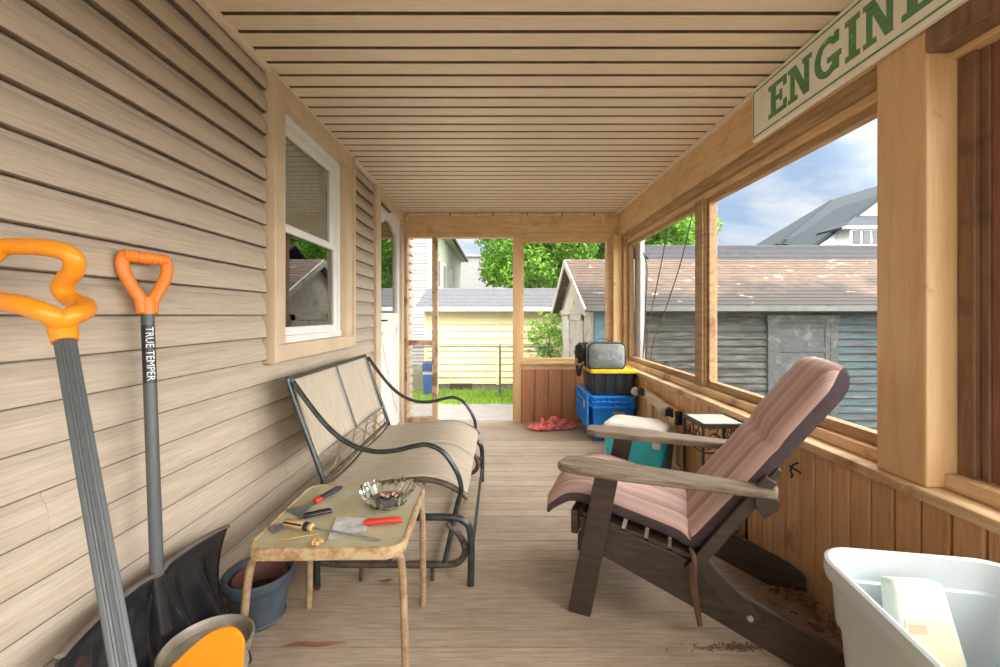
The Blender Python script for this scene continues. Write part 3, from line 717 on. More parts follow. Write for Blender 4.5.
# ------------------------------------------------------------------ ADIRONDACK CHAIR
ac = thing('adirondack_chair', 'dark weathered wooden reclining porch chair with broad grey arms beside the right wall', 'chair', (.318, 1.669, 0), math.radians(-23))
VW = .53   # far leg plane
def plate(poly, y0, y1, nm, mat=m_chair, bev=.004, par=ac, rot=None):
    return MB().prism(poly, lambda a, b: (a, y0, b), lambda a, b: (a, y1, b)).build(nm, mat, par, bevel=bev)
railp = [(-.005, .375), (.131, .352), (.379, .292), (.538, .215), (.707, .145), (.80, .105), (.855, .07), (.88, .03), (.875, .004), (.72, .0), (.399, .122), (.097, .228), (.0, .262)]
for v, vv in ((.03, 0), (VW - .03, 1)):
    plate(railp, v - .014, v + .014, 'side_rail')
legp = [(-.047, 0), (.043, 0), (.150, .565), (.062, .565)]
plate(legp, -.016, .014, 'front_leg'); plate(legp, VW - .014, VW + .016, 'front_leg')
# arms: broad boards with a rounded front end
def armpoly(s):
    pts = [(-.085, -.03), (-.065, -.062), (.02, -.075), (.18, -.075), (.42, -.052), (.66, -.035), (.675, .03), (.42, .05), (.15, .068), (-.02, .07), (-.07, .045)]
    return [(a, b * s) for a, b in pts]
for v, s in ((.0, 1), (VW, -1)):
    poly = armpoly(s)
    MB().prism(poly, lambda a, b: (a, v + b, .568 + .0 * a), lambda a, b: (a, v + b, .598)).build('arm', m_arm, ac, bevel=.008)
    q = v + .03 * s
    MB().prism([(.595, .567), (.60, .53), (.625, .5), (.665, .535), (.668, .567)], lambda a, b: (a, v - .03, b), lambda a, b: (a, v + .02, b)).build('arm_block', m_chair, ac, bevel=.003)
MB().box(-.04, -.012, .012, VW - .012, .300, .395).build('front_apron', m_chair, ac, bevel=.004)
MB().box(-.02, .005, .045, VW - .045, .215, .285).build('front_stretcher', m_chair, ac, bevel=.004)
for k in range(5):   # seat slats lie on the side rails with gaps
    x = .005 + k * .083; z = .386 - max(0, x - .0) * .215
    M_ = Matrix.Translation((x, 0, z)) @ Matrix.Rotation(.2, 4, 'Y')
    MB().box(0, .070, .020, VW - .020, -.010, .008, M_).build('seat_slat', m_chair, ac, bevel=.003)
# back: five tall slats on two cross battens, leaning
bd = Vector((.46, 0, .645)).normalized(); bn = Vector((-bd.z, 0, bd.x)); b0 = Vector((.400, 0, .275))
for k in range(5):
    y = .062 + k * .1015; L = .47 + .03 * (1 - abs(k - 2) / 2)
    MB().bar(b0 + Vector((0, y, 0)) - bn * .006, b0 + bd * L + Vector((0, y, 0)) - bn * .006, .082, .018, bn).build('back_slat', m_chair, ac, bevel=.004)
for t in (.06, .36):
    c = b0 + bd * t - bn * .026
    MB().bar(c + Vector((0, .022, 0)), c + Vector((0, VW - .022, 0)), .05, .018, bn).build('back_batten', m_chair, ac, bevel=.003)
for v in (.005, VW - .005):
    a = b0 - bd * .02 + Vector((0, v, 0)) - bn * .0
    MB().bar(a - bn * .008, a + bd * .45 + bn * .002, .03, .04, bn).build('back_rail', m_chair, ac, bevel=.004)
    MB().bar((.425, v - .0, .30), (.60, v - .0, .128), .026, .062, (0.7, 0, .7)).build('brace', m_chair, ac, bevel=.004)
    MB().lathe([(0, -.003), (.011, -.002), (.009, .004), (0, .006)], 12, fn=lambda p: Vector((.585 + p.x, v - .016 - p.z if v < .2 else v + .016 + p.z, .145 + p.y))).build('bolt', m_galv, ac, smooth=40)

# cushion
cu = thing('chair_cushion', 'faded pink striped cushion folded over the seat and tall back of the dark wooden chair', 'cushion', (.318, 1.669, 0), math.radians(-23))
def cushmat():
    n = N('faded pink stripe'); se = n.n('ShaderNodeSeparateXYZ'); n.l(n.coord(), se.inputs[0])
    cv = n.n('ShaderNodeCombineXYZ'); n.l(se.outputs[1], cv.inputs[1])
    wob = n.noise(n.coord((1, 1, 1)), 3, 2); 
    y = n.math('ADD', se.outputs[1], n.math('MULTIPLY', wob, .006)); n.l(y, cv.inputs[1])
    st_ = n.noise(cv.outputs[0], 17, 3, .62)
    col = n.ramp(st_, [(.34, (120, 86, 78)), (.42, (172, 136, 126)), (.52, (200, 172, 164)), (.57, (140, 102, 88)), (.64, (214, 192, 182))])
    f = n.noise(n.coord((1, 1, 1)), 2.4, 4); col = n.mix(n.math('MULTIPLY', f, .35), col, lin((186, 154, 146)))
    w = n.noise(n.coord((1, 1, 1)), 220, 2)
    return n.principled(col, .85, 0, w, .15, .001)
m_cush = cushmat()
m_cushside = plain('dark cushion side', (74, 60, 60), .85, (60, 48, 50), 24)
m_strap = plain('brown tie', (98, 66, 46), .7, (74, 50, 36), 30)
bot = smooth_path([(-.135, 0, .352), (-.10, 0, .378), (-.04, 0, .408), (.05, 0, .398), (.2, 0, .366), (.33, 0, .336), (.395, 0, .310), (.447, 0, .330), (.522, 0, .425), (.645, 0, .59), (.775, 0, .775), (.865, 0, .90), (.918, 0, .975)], 8)
LB = [0]
for i in range(1, len(bot)): LB.append(LB[-1] + (bot[i] - bot[i - 1]).length)
LT = LB[-1]; vm = VW / 2; HW = .238
ucr = LB[6 * 8 ] / LT
def station(u):
    s = u * LT; i = 0
    while i < len(bot) - 2 and LB[i + 1] < s: i += 1
    t = (s - LB[i]) / max(1e-6, LB[i + 1] - LB[i]); p = bot[i].lerp(bot[i + 1], t)
    j0, j1 = max(0, i - 5), min(len(bot) - 1, i + 6); tn = (bot[j1] - bot[j0]).normalized()
    return p, Vector((-tn.z, 0, tn.x))
R = []; NU, NV = 72, 40
for iu in range(NU + 1):
    u = iu / NU; p, nn = station(u); s = u * LT
    T = .085
    if s < .16: T = .045 + .04 * (s / .16)
    if LT - s < .07: T = .085 * math.sqrt(max(.02, 1 - ((.07 - (LT - s)) / .07) ** 2 * .97))
    if s < .015: T *= .6 + .4 * s / .015
    hw = HW
    if LT - s < .14: hw = HW * (1 - .36 * ((.14 - (LT - s)) / .14) ** 2.6)
    crease = math.exp(-((s - ucr * LT) / .022) ** 2)
    ring_ = []
    for j in range(NV):
        a = 2 * PI * j / NV; ca, sa = math.cos(a), math.sin(a)
        e = .32
        v = hw * math.copysign(abs(ca) ** e, ca); h = math.copysign(abs(sa) ** .55, sa)
        off = (.0425 if LT - s < .07 else T * .5) + h * T * .5
        if h > 0:
            off += (.020 * (1 - (v / HW) ** 2) - .036 * crease) * h
            for (us, vs) in ((ucr + .36, -.08), (ucr + .36, .08), (ucr * .55, -.08), (ucr * .55, .08)):
                off -= .026 * h * math.exp(-((u - us) * LT / .03) ** 2 - ((v - vs) / .045) ** 2)
            off -= .010 * h * math.exp(-((u - ucr - .36) * LT / .02) ** 2)
            off += .004 * h * math.sin(v * 60 + 1.2 * math.sin(u * 9))
        ring_.append(p + nn * off + Vector((0, vm + v, 0)))
    R.append(ring_)
co = MB().rings(R).build('padding', m_cush, cu, smooth=75)
# darker boxed side: second material on the outer band of the pad
co.data.materials.append(m_cushside)
for i, pg in enumerate(co.data.polygons):
    a = 360.0 * ((i % NV) + .5) / NV
    if i < NU * NV and (168 < a < 262 or a < 8 or a > 280): pg.material_index = 1
MB().tube(smooth_path([(.40, .012, .335), (.412, -.022, .31), (.413, -.024, .22), (.425, -.024, .13), (.430, -.024, .085), (.419, -.026, .14), (.405, -.024, .22), (.405, -.02, .30)], 6), .0085, 8, flat=(.3, (1, 0, 0))).build('tie_strap', m_strap, cu, smooth=60)

# ------------------------------------------------------------------ WHITE TUB with jug
tubrz = math.radians(-9.7)
t0 = Vector((.786, 1.068, 0))
tu = thing('plastic_tub', 'large open white plastic tub in the near corner by the right wall', 'tub', t0, tubrz)
W_, D_, HT = .43, .60, .60
def tring(w, d, r, z): return [Vector((x + W_ / 2, y - D_ / 2, z)) for x, y in rr(w, d, r, 8)]
def tap(z): return 1 - .2 * (HT - z) / HT
rg = []
for z, k, r in ((.0, -.005, .05), (.22, 0, .06), (.44, 0, .07), (.455, .012, .07), (.545, .012, .075), (.556, .030, .08), (.575, .036, .085), (.597, .030, .085), (.600, .016, .08), (.596, .0, .075)):
    rg.append(tring((W_ - .03) * tap(z) + k, (D_ - .03) * tap(z) + k, r, z))
for z, k, r in ((.54, -.002, .07), (.531, -.003, .07), (.527, -.016, .065), (.26, -.012, .06), (.235, -.03, .05)):
    rg.append(tring((W_ - .03) * tap(z) + k, (D_ - .03) * tap(z) + k, r, z))
MB().rings(rg).build('body', m_tub, tu, smooth=40)
jg = thing('plastic_jug', 'milky plastic jug with faded cream label leaning inside the white tub', 'jug', t0, tubrz)
# jug stands tilted against the far wall of the tub
Mj = Matrix.Translation((.176, -.165, .246)) @ Matrix.Rotation(math.radians(8), 4, 'Z') @ Matrix.Rotation(math.radians(-16), 4, 'X') @ Matrix.Rotation(math.radians(2), 4, 'Y')
def jr(w, d, r, z): return [Mj @ Vector((x, y, z)) for x, y in rr(w, d, r, 5)]
MB().rings([jr(.15, .052, .016, 0), jr(.155, .056, .018, .01), jr(.148, .052, .018, .15), jr(.118, .044, .014, .322), jr(.114, .040, .012, .334), jr(.108, .034, .010, .338)]).build('bottle', m_jug, jg, smooth=40)
MB().prism([(-.060, .12), (.060, .12), (.049, .265), (-.049, .265)], lambda a, b: Mj @ Vector((a, -.0282 + (b - .12) * .0225, b)), lambda a, b: Mj @ Vector((a, -.0258 + (b - .12) * .0225, b))).build('label_patch', m_label, jg)
MB().prism([(-.045, .238), (-.008, .238), (-.008, .256), (-.045, .256)], lambda a, b: Mj @ Vector((a, -.0288 + (b - .12) * .0225, b)), lambda a, b: Mj @ Vector((a, -.027 + (b - .12) * .0225, b))).build('printed_mark', m_labelred, jg)

# ------------------------------------------------------------------ COOLER
cl = thing('cooler', 'teal picnic cooler with dingy white lid behind the dark wooden chair', 'cooler', (1.0, 3.05, 0), math.radians(-32))
def cring(w, d, r, z, cx=0, cy=0): return [Vector((x, y, z)) for x, y in rr(w, d, r, 6, cx, cy)]
MB().rings([cring(.37, .25, .03, .0), cring(.38, .26, .03, .01), cring(.415, .29, .035, .30), cring(.42, .295, .035, .325)]).build('body', m_teal, cl, smooth=40)
MB().rings([cring(.425, .30, .03, .318), cring(.445, .32, .04, .325), cring(.445, .32, .045, .365), cring(.43, .30, .05, .395), cring(.38, .26, .06, .412), cring(.2, .12, .05, .416)]).build('lid', m_lid, cl, smooth=40)
MB().box(.05, .17, -.166, -.15, .395, .399).build('lid_groove', m_tealdark, cl)
MB().prism([(-.145, .10), (.10, .07), (.135, .24), (.02, .285), (-.11, .24)], lambda a, b: (.19 + (b - .07) * .06, a, b), lambda a, b: (.214 + (b - .07) * .06, a, b)).build('side_handle', m_tealdark, cl, bevel=.008)
MB().rings([[Vector((.16 + x, -.165, .30 + y)) for x, y in rr(.05, .05, .012, 4)], [Vector((.16 + x, -.145, .30 + y)) for x, y in rr(.056, .056, .014, 4)]]).build('latch', m_lid, cl, smooth=40)

# ------------------------------------------------------------------ BLUE CRATE, BLACK TOTE, LUNCH BAG
bc = thing('storage_crate', 'bright blue plastic crate with hinged lattice lid flap in the far corner', 'crate', (1.055, 4.17, 0))
def q(w, d, r, z): return [Vector((x, y, z)) for x, y in rr(w, d, r, 4)]
MB().rings([q(.34, .48, .02, 0), q(.35, .49, .02, .01), q(.39, .555, .025, .33), q(.39, .555, .025, .42), q(.375, .54, .02, .42), q(.37, .53, .02, .06)]).build('body', m_blue, bc, smooth=40)
mb = MB()
for z in (.31, .36, .405): mb.rings([q(.40, .565, .026, z), q(.425, .59, .03, z + .004), q(.425, .59, .03, z + .020), q(.40, .565, .026, z + .024)])
for k in range(7):
    x = -.17 + k * .057; mb.box(x - .005, x + .005, -.297, -.275, .315, .42)
for k in range(9):
    y = -.25 + k * .0625; mb.box(-.214, -.19, y - .005, y + .005, .315, .42)
mb.build('ribbed_rim', m_blue, bc, bevel=.003)
mb = MB()   # lid flap hanging open down the left side with a lattice of ribs
fx = lambda z: -.222 - .0 * z
mb.box(-.236, -.230, -.275, .27, .135, .445)
for k in range(8): y = -.268 + k * .077; mb.box(-.248, -.236, y - .005, y + .005, .135, .445)
for k in range(5): z = .14 + k * .075; mb.box(-.248, -.236, -.275, .27, z - .005, z + .006)
mb.build('lid_flap', m_bluelt, bc, bevel=.003)
MB().box(.0, .10, -.285, -.279, .255, .28).rings([[Vector((.05 + x * 1, -.284 - .0, .262 + y)) for x, y in rr(.10, .03, .014, 4)], [Vector((.05 + x, -.279, .262 + y)) for x, y in rr(.10, .03, .014, 4)]]).build('handle_slot', m_galv, bc)
MB().box(-.250, -.247, -.16, -.12, .30, .36).build('label_patch', m_white, bc)
MB().tube([(-.232, -.285, .435), (-.232, .28, .435)], .008, 8).build('hinge', m_blue, bc, smooth=50)
mb = MB()
mb.box(-.19, .19, -.27, .27, .412, .428); mb.build('lid', m_blue, bc, bevel=.003)

bt = thing('storage_tote', 'charcoal storage tote with yellow lid stacked on the blue crate', 'tote', (1.055, 4.14, .436))
MB().rings([q(.36, .44, .03, 0), q(.365, .445, .03, .01), q(.405, .50, .035, .215)]).build('body', m_tote, bt, smooth=40)
mb = MB()
for k in range(4):
    x = -.15 + k * .1; mb.bar((x, -.225, .01), (x, -.252, .21), .05, .012, (0, 1, 0))
for y in (-.17, -.1, -.03): mb.bar((-.185, y, .01), (-.206, y, .21), .03, .012, (1, 0, 0))
mb.build('wall_rib', m_tote, bt, bevel=.004)
MB().rings([q(.41, .51, .03, .203), q(.44, .545, .03, .207), q(.44, .545, .03, .232), q(.425, .53, .03, .24), q(.40, .50, .03, .24), q(.39, .49, .03, .230), q(.2, .3, .03, .230)]).build('lid', m_yellow, bt, smooth=40)
for x_ in (-.085, .09): MB().box(x_ - .035, x_ + .035, -.24, -.17, .230, .242).build('lid_boss', m_yellow, bt, bevel=.006)

lb = thing('lunch_bag', 'grey zippered lunch bag with embossed rounded front lying on the yellow lid', 'bag', (1.00, 4.06, .671), math.radians(-4)); lb.scale = (1.06, 1.06, 1.06)
def bring(w, h, r, y, zc): return [Vector((x, y, z + zc)) for x, z in rr(w, h, r, 6)]
MB().rings([bring(.20, .16, .05, .28, .115), bring(.27, .205, .055, .24, .112), bring(.315, .228, .05, .03, .116), bring(.325, .232, .05, -.135, .118), bring(.318, .225, .048, -.145, .118)]).build('body', m_bagtop, lb, smooth=45)
MB().rings([bring(.316, .224, .048, -.142, .118), bring(.306, .214, .046, -.158, .118), bring(.29, .198, .04, -.165, .118), bring(.05, .03, .01, -.168, .118)]).build('front_panel', m_bag, lb, smooth=45)
MB().tube([Vector((x, -.146, z + .118)) for x, z in rr(.324, .232, .05, 6)], .0055, 6, closed=True).build('piping', m_piping, lb, smooth=60)
MB().tube([Vector((x,   .02, z + .116)) for x, z in rr(.318, .228, .05, 6)][0:15], .006, 6).build('seam_piping', m_piping, lb, smooth=60)
MB().tube(smooth_path([(-.06, .02, 0.225), (-.055, .05, 0.248), (.0, .07, 0.261), (.055, .05, 0.248), (.06, .02, 0.225)], 5), .009, 8, flat=(.4, (0, 1, 0))).build('carry_handle', m_piping, lb, smooth=60)
def text_mesh(txt, size):
    cu_ = bpy.data.curves.new('t', 'FONT'); cu_.body = txt; cu_.size = size; cu_.align_x = 'CENTER'; cu_.align_y = 'CENTER'; cu_.extrude = 0
    cu_.resolution_u = 3
    ob = bpy.data.objects.new('t', cu_); COL.objects.link(ob); dg = bpy.context.evaluated_depsgraph_get(); dg.update()
    me = bpy.data.meshes.new_from_object(ob.evaluated_get(dg)); bpy.data.objects.remove(ob); bpy.data.curves.remove(cu_); return me
def put_text(me, name, mat, fn, parent, cuts=0):
    bm = bmesh.new(); bm.from_mesh(me)
    if cuts:
        bmesh.ops.triangulate(bm, faces=bm.faces)
        bmesh.ops.subdivide_edges(bm, edges=bm.edges, cuts=cuts, use_grid_fill=True)
    for v in bm.verts: v.co = fn(v.co.x, v.co.y)
    m2 = bpy.data.meshes.new(name); bm.to_mesh(m2); bm.free(); m2.materials.append(mat)
    o = bpy.data.objects.new(name, m2); COL.objects.link(o); o.parent = parent
    md = o.modifiers.new('s', 'SOLIDIFY'); md.thickness = .0015; md.offset = 0
    return o
put_text(text_mesh('ALLAN', .07), 'embossed_lettering', m_bagtop, lambda x, y: Vector((x + .03, -.1675, y + .115)), lb)
# dark cloth bag slumped behind the lunch bag
db = thing('cloth_sling_bag', 'crumpled dark cloth bag with dangling strap hanging over the left edge of the yellow lid', 'bag', (.835, 4.20, .70))
def blob(u, v):
    a = 2 * PI * u; b = PI * v
    r = 1 + .12 * math.sin(5 * a + 3 * b) + .08 * math.sin(9 * b + 2 * a)
    x = .09 * r * math.sin(b) * math.cos(a); y = .14 * r * math.sin(b) * math.sin(a); z = .09 * r * math.cos(b)
    return (x * .8 - z * .55, y, z + .09 + x * .7)
MB().grid(blob, 28, 14).build('body', m_darkcloth, db, smooth=60)
MB().tube(smooth_path([(-.04, -.06, .08), (-.075, -.11, .03), (-.085, -.13, -.05), (-.07, -.125, -.11), (-.05, -.12, -.04), (-.03, -.11, .03)], 6), .014, 8, flat=(.4, (1, 0, 0))).build('strap', m_darkcloth, db, smooth=60)
MB().tube(smooth_path([(-.08, -.10, .05), (-.10, -.12, .02), (-.06, -.13, .0), (-.02, -.13, .02)], 5), .014, 8).build('tag', m_pale, db, smooth=60)

# ------------------------------------------------------------------ RAG
def rag(u, v):
    a = 2 * PI * u; r = v
    x = .26 * r * math.cos(a) * (1 + .12 * math.sin(3 * a)); y = .14 * r * math.sin(a) * (1 + .15 * math.cos(2 * a))
    z = .006 + (1 - r ** 2) * (.065 + .035 * math.sin(14 * x / .26 + 5 * y / .14) + .02 * math.sin(11 * y / .14 + 3 * x / .26)) + .012 * abs(math.sin(9 * a)) * r
    return (x + .02 * math.sin(7 * r + a), y + .02 * math.cos(9 * r + 2 * a), max(.004, z))
o = MB().grid(rag, 90, 26).build('crumpled_cloth', m_rag, None, smooth=70, solid=.006); o.location = (.56, 4.38, .0); o.rotation_euler = (0, 0, .15)
tag(o, 'crumpled red and pink cloth lying on the floor beside the blue crate', 'cloth')

# ------------------------------------------------------------------ FURNITURE DOLLY leaning on the wall
dl = thing('furniture_dolly', 'raw wooden furniture dolly with grey casters leaning on its side at the right wall', 'dolly', (1.262, 3.33, 0))
MB().bar((.0, .35, .506), (.0, -.34, .456), .03, .085, (0, 0, 1)).build('rail_board', m_plank, dl, bevel=.004)
MB().bar((.012, .36, .045), (.012, -.34, .045), .03, .085, (0, 0, 1)).build('rail_board', m_plank, dl, bevel=.004)
MB().bar((.026, .27, .0), (.024, .27, .50), .09, .022, (1, 0, 0)).build('cross_board', m_plank, dl, bevel=.004)
MB().bar((.026, -.20, .0), (.024, -.20, .46), .09, .022, (1, 0, 0)).build('cross_board', m_plank, dl, bevel=.004)
MB().box(-.018, .018, -.38, -.342, .405, .50).build('end_cap', m_black, dl, bevel=.003)
for y, z in ((.33, .512), (-.28, .475)):
    ct = MB().box(-.035, -.016, y - .035, y + .035, z - .03, z + .03).box(-.07, -.03, y - .03, y - .024, z - .025, z + .025).box(-.07, -.03, y + .024, y + .03, z - .025, z + .025).build('caster', m_iron, dl, bevel=.002)
    MB().lathe([(.01, -.014), (.034, -.014), (.038, -.008), (.038, .008), (.034, .014), (.01, .014)], 22, fn=lambda p: Vector((-.082 + p.x, y + p.z, z + p.y))).build('wheel', m_wheel, ct, smooth=40)

# ------------------------------------------------------------------ PLANT STAND
ps = thing('plant_stand', 'tall wrought iron plant stand with scrolled apron and pale tile top', 'plant stand', (1.148, 2.255, 0))
PH, PW = .625, .110
MB().box(-PW + .008, PW - .008, -PW + .008, PW - .008, PH - .018, PH - .002).build('tile_top', m_tile, ps, bevel=.003)
mb = MB()
for (a, b) in (((-1, -1), (1, -1)), ((1, -1), (1, 1)), ((1, 1), (-1, 1)), ((-1, 1), (-1, -1))):
    mb.bar((a[0] * PW, a[1] * PW, PH - .012), (b[0] * PW, b[1] * PW, PH - .012), .014, .024)
mb.build('top_frame', m_iron, ps, bevel=.002)
for sx in (-1, 1):
    for sy in (-1, 1): MB().bar((sx * PW, sy * PW, 0), (sx * PW, sy * PW, PH - .01), .012, .012, (0, 1, 0)).build('leg', m_iron, ps, bevel=.002)
for z in (PH - .15, .22):
    mb = MB()
    for (a, b) in (((-1, -1), (1, -1)), ((1, -1), (1, 1)), ((1, 1), (-1, 1)), ((-1, 1), (-1, -1))):
        mb.bar((a[0] * PW, a[1] * PW, z), (b[0] * PW, b[1] * PW, z), .008, .008)
    mb.build('stretcher', m_iron, ps)
for side in range(4):
    mb = MB()
    for s in (-1, 1):
        pts = []
        for k in range(34):
            t = k / 33; a = -PI / 2 + t * 2.5 * PI; r = .038 * (1 - .75 * t)
            pts.append((s * (.050 + r * math.cos(a)), -PW, PH - .078 + r * math.sin(a)))
        pts = [(s * .096, -PW, PH - .135)] + pts
        mb.tube([Matrix.Rotation(side * PI / 2, 3, 'Z') @ Vector(p) for p in pts], .0032, 6)
    mb.tube([Matrix.Rotation(side * PI / 2, 3, 'Z') @ Vector(p) for p in ((0, -PW, PH - .02), (0, -PW, PH - .15))], .004, 6)
    mb.build('scroll_apron', m_iron, ps, smooth=60)

# ------------------------------------------------------------------ SHOVELS
def shaft_mesh(a, b, r, flutes=0, n=40):
    a = Vector(a); b = Vector(b); d = (b - a).normalized(); u = d.cross(Vector((1, 0, 0))).normalized(); w = d.cross(u)
    return MB().rings([[p + u * ((r + flutes * math.cos(20 * 2 * PI * j / n)) * math.cos(2 * PI * j / n)) + w * ((r + flutes * math.cos(20 * 2 * PI * j / n)) * math.sin(2 * PI * j / n)) for j in range(n)] for p in (a, b)])
def blade(parent, org, yaw, lean, W, H, depth, mat, thick=.006):
    """wide curved snow blade: u across, v from top edge to cutting edge"""
    M_ = Matrix.Translation(org) @ Matrix.Rotation(yaw, 4, 'Z') @ Matrix.Rotation(lean, 4, 'Y')
    def fn(u, v):
        x = (u - .5) * W; sx = abs(u - .5) * 2
        top = H - .012 * sx ** 3
        z = top * (1 - v)
        d = depth * (4 * (v - .45) ** 2 - .3) * 1.0 + .028 * sx ** 3
        rib = sum(math.exp(-((x - c - .10 * (v - .5) * (1 if c > 0 else -1 if c < 0 else 0)) / .024) ** 2) for c in (-.21, -.11, .11, .21))
        d += .046 * rib * math.sin(PI * min(1, max(0, (v - .12) / .8)))
        d += .018 * math.exp(-(x / .03) ** 2) * (1 - v)
        return M_ @ Vector((d, x, z))
    o = MB().grid(fn, 64, 26).build('blade', mat, parent, smooth=70, solid=thick)
    mb = MB().tube([fn(i / 40, 0) for i in range(41)], .011, 8, flat=(.5, (1, 0, 0)))
    mb.build('top_edge', m_dusty, parent, smooth=60)
    return fn
s2 = thing('snow_shovel', 'snow shovel with small D-shaped orange grip and wide black ribbed blade leaning on the siding', 'shovel', (-1.0, 1.2, 0))
def L2(p): return Vector(p) - Vector((-1.0, 1.2, 0))
T0, T1 = Vector((-1.018, 1.212, 1.20)), Vector((-.955, 1.172, .40))
shaft_mesh(L2(T0), L2(T1), .0155, .0004).build('shaft', m_shaft, s2, smooth=50)
d2 = (T1 - T0).normalized()
shaft_mesh(L2(T0 + d2 * .05), L2(T0 + d2 * .215), .0160).build('shaft_label', m_darkshaft, s2, smooth=50)
# D grip: two side arms and a ribbed crossbar, in the plane of the wall
cg = T0; up = -d2; side = Vector((.35, .94, 0)); side = (side - up * side.dot(up)).normalized()
def gp(s, h): return L2(cg + side * s + up * h)
mb = MB()
for s in (-1, 1):
    mb.tube(smooth_path([gp(s * .008, -.012), gp(s * .014, .02), gp(s * .030, .05), gp(s * .050, .09), gp(s * .057, .125), gp(s * .050, .152)], 5), [.020, .0195, .019, .0185, .018, .0175, .017, .017, .017, .017, .017, .017, .017, .017, .017, .017, .017, .017, .017, .017, .017, .016, .016, .015, .014, .013], 12, flat=(.75, tuple(side)))
mb.tube([gp(0, -.018), gp(0, .012), gp(0, .03)], [.0195, .0215, .018], 16)
mb.build('grip_yoke', m_orange2, s2, smooth=60)
pts = []; rad = []
for k in range(45):
    t = k / 44; pts.append(gp(-.056 + .112 * t, .146)); rad.append(.0160 + .0018 * (math.sin(2 * PI * 9 * t) > 0))
MB().tube(pts, rad, 14).build('grip_bar', m_orange2, s2, smooth=30)
fn2 = blade(s2, L2((-.955, 1.175, .004)), math.radians(0), math.radians(-6), .555, .455, .065, m_black)
shaft_mesh(L2(T1 - d2 * .05), L2(T1 + Vector((.022, -.004, -.10))), .0175).build('socket', m_black, s2, smooth=50)
# maker's lettering running down the shaft
me = text_mesh('TRUE TEMPER', .027)
u2 = Vector((.75, -.66, 0)); u2 = (u2 - d2 * u2.dot(d2)).normalized(); w2 = d2.cross(u2)
mid = T0 + d2 * .132; 
def wrap(x, y):
    a = y / .0163; rad_ = .0168
    return L2(mid + d2 * (x * .92) + u2 * (rad_ * math.cos(a)) + (-w2) * (rad_ * math.sin(a)))
put_text(me, 'lettering', m_wht, wrap, s2, 2)

s1 = thing('snow_shovel', 'near snow shovel with thick looped orange two-hand grip and ribbed grey shaft', 'shovel', (-.7, .75, 0))
def L1(p): return Vector(p) - Vector((-.7, .75, 0))
C1 = px(64, 335, .80); E1 = px(123, 667, .665); dd = (E1 - C1).normalized()
zt = (C1.z - .08) / -dd.z
shaft_mesh(L1(C1), L1(C1 + dd * zt), .0150, .0009, 80).build('shaft', m_shaft, s1, smooth=50)
P1 = lambda x, y, Y: L1(px(x, y, Y))
loop = [P1(62, 322, .795), P1(48, 314, .775), P1(22, 305, .77), P1(0, 301, .78), P1(-12, 297, .79), P1(-20, 283, .80), P1(-18, 266, .81), P1(-8, 255, .83), P1(6, 247, .85), P1(38, 247, .845), P1(62, 251, .845), P1(73, 258, .85), P1(74, 270, .86), P1(66, 280, .87), P1(62, 290, .875), P1(72, 300, .875), P1(84, 305, .86), P1(84, 311, .83), P1(72, 316, .80)]
MB().tube(smooth_path(loop, 6, True), .0175, 14, closed=True).build('grip_loop', m_orange, s1, smooth=70)
MB().tube([L1(C1 + dd * .014), L1(C1), L1(C1 - dd * .02), L1(C1 - dd * .045)], [.0195, .021, .0225, .019], 18).build('grip_collar', m_orange, s1, smooth=60)
tip = C1 + dd * zt
fn1 = blade(s1, L1((tip.x + .01, tip.y - .02, .004)), math.radians(-38), math.radians(-24), .46, .30, .08, m_black)

# ------------------------------------------------------------------ PAIL, SCOOP, POTS
pl = thing('metal_pail', 'round galvanised pail on the floor in front of the black shovel blade', 'pail', (-.832, 1.195, 0)); pl.scale = (.93, .93, 1)
MB().lathe([(.088, 0), (.092, .004), (.118, .235), (.124, .238), (.126, .246), (.120, .250), (.115, .244), (.113, .232), (.088, .012)], 36).build('body', m_galv, pl, smooth=40)
MB().lathe([(.117, .215), (.1195, .219), (.117, .223)], 36).build('band', m_galv, pl, smooth=40)
MB().tube(smooth_path([(-.118, .0, .225), (-.112, .03, .17), (-.05, .095, .10), (.02, .105, .095), (.09, .07, .14), (.116, .01, .225)], 6), .003, 8).build('bail', m_iron, pl, smooth=60)
sc_ = thing('plastic_scoop', 'bright orange plastic scoop with rounded blade standing in the metal pail', 'scoop', (-.80, 1.135, 0))
out_ = [(168, 672), (178, 660), (195, 644), (212, 631), (227, 625.5), (238, 628), (245, 638), (245, 652), (240, 690), (225, 745), (195, 745), (172, 700)]
pz = []
for (x_, y_) in [(p.x, p.y) for p in smooth_path([(x_, y_, 0) for x_, y_ in out_], 4, True)]:
    z_ = .25
    for _ in range(3): Yq = 1.092 + (z_ - .2) * .16; z_ = HC - (y_ - CY) * Yq / F
    pz.append(((x_ - CX) * Yq / F + .80, z_))
def curl(a, b, o=0): return Vector((a, -.052 + (b - .2) * .16 + o, b))
MB().prism(pz, lambda a, b: curl(a, b), lambda a, b: curl(a, b, .006)).build('blade', m_brightorange, sc_)
MB().tube([(.03, -.02, .02), (.04, -.03, .12)], [.014, .018], 12).build('handle', m_black, sc_, smooth=60)

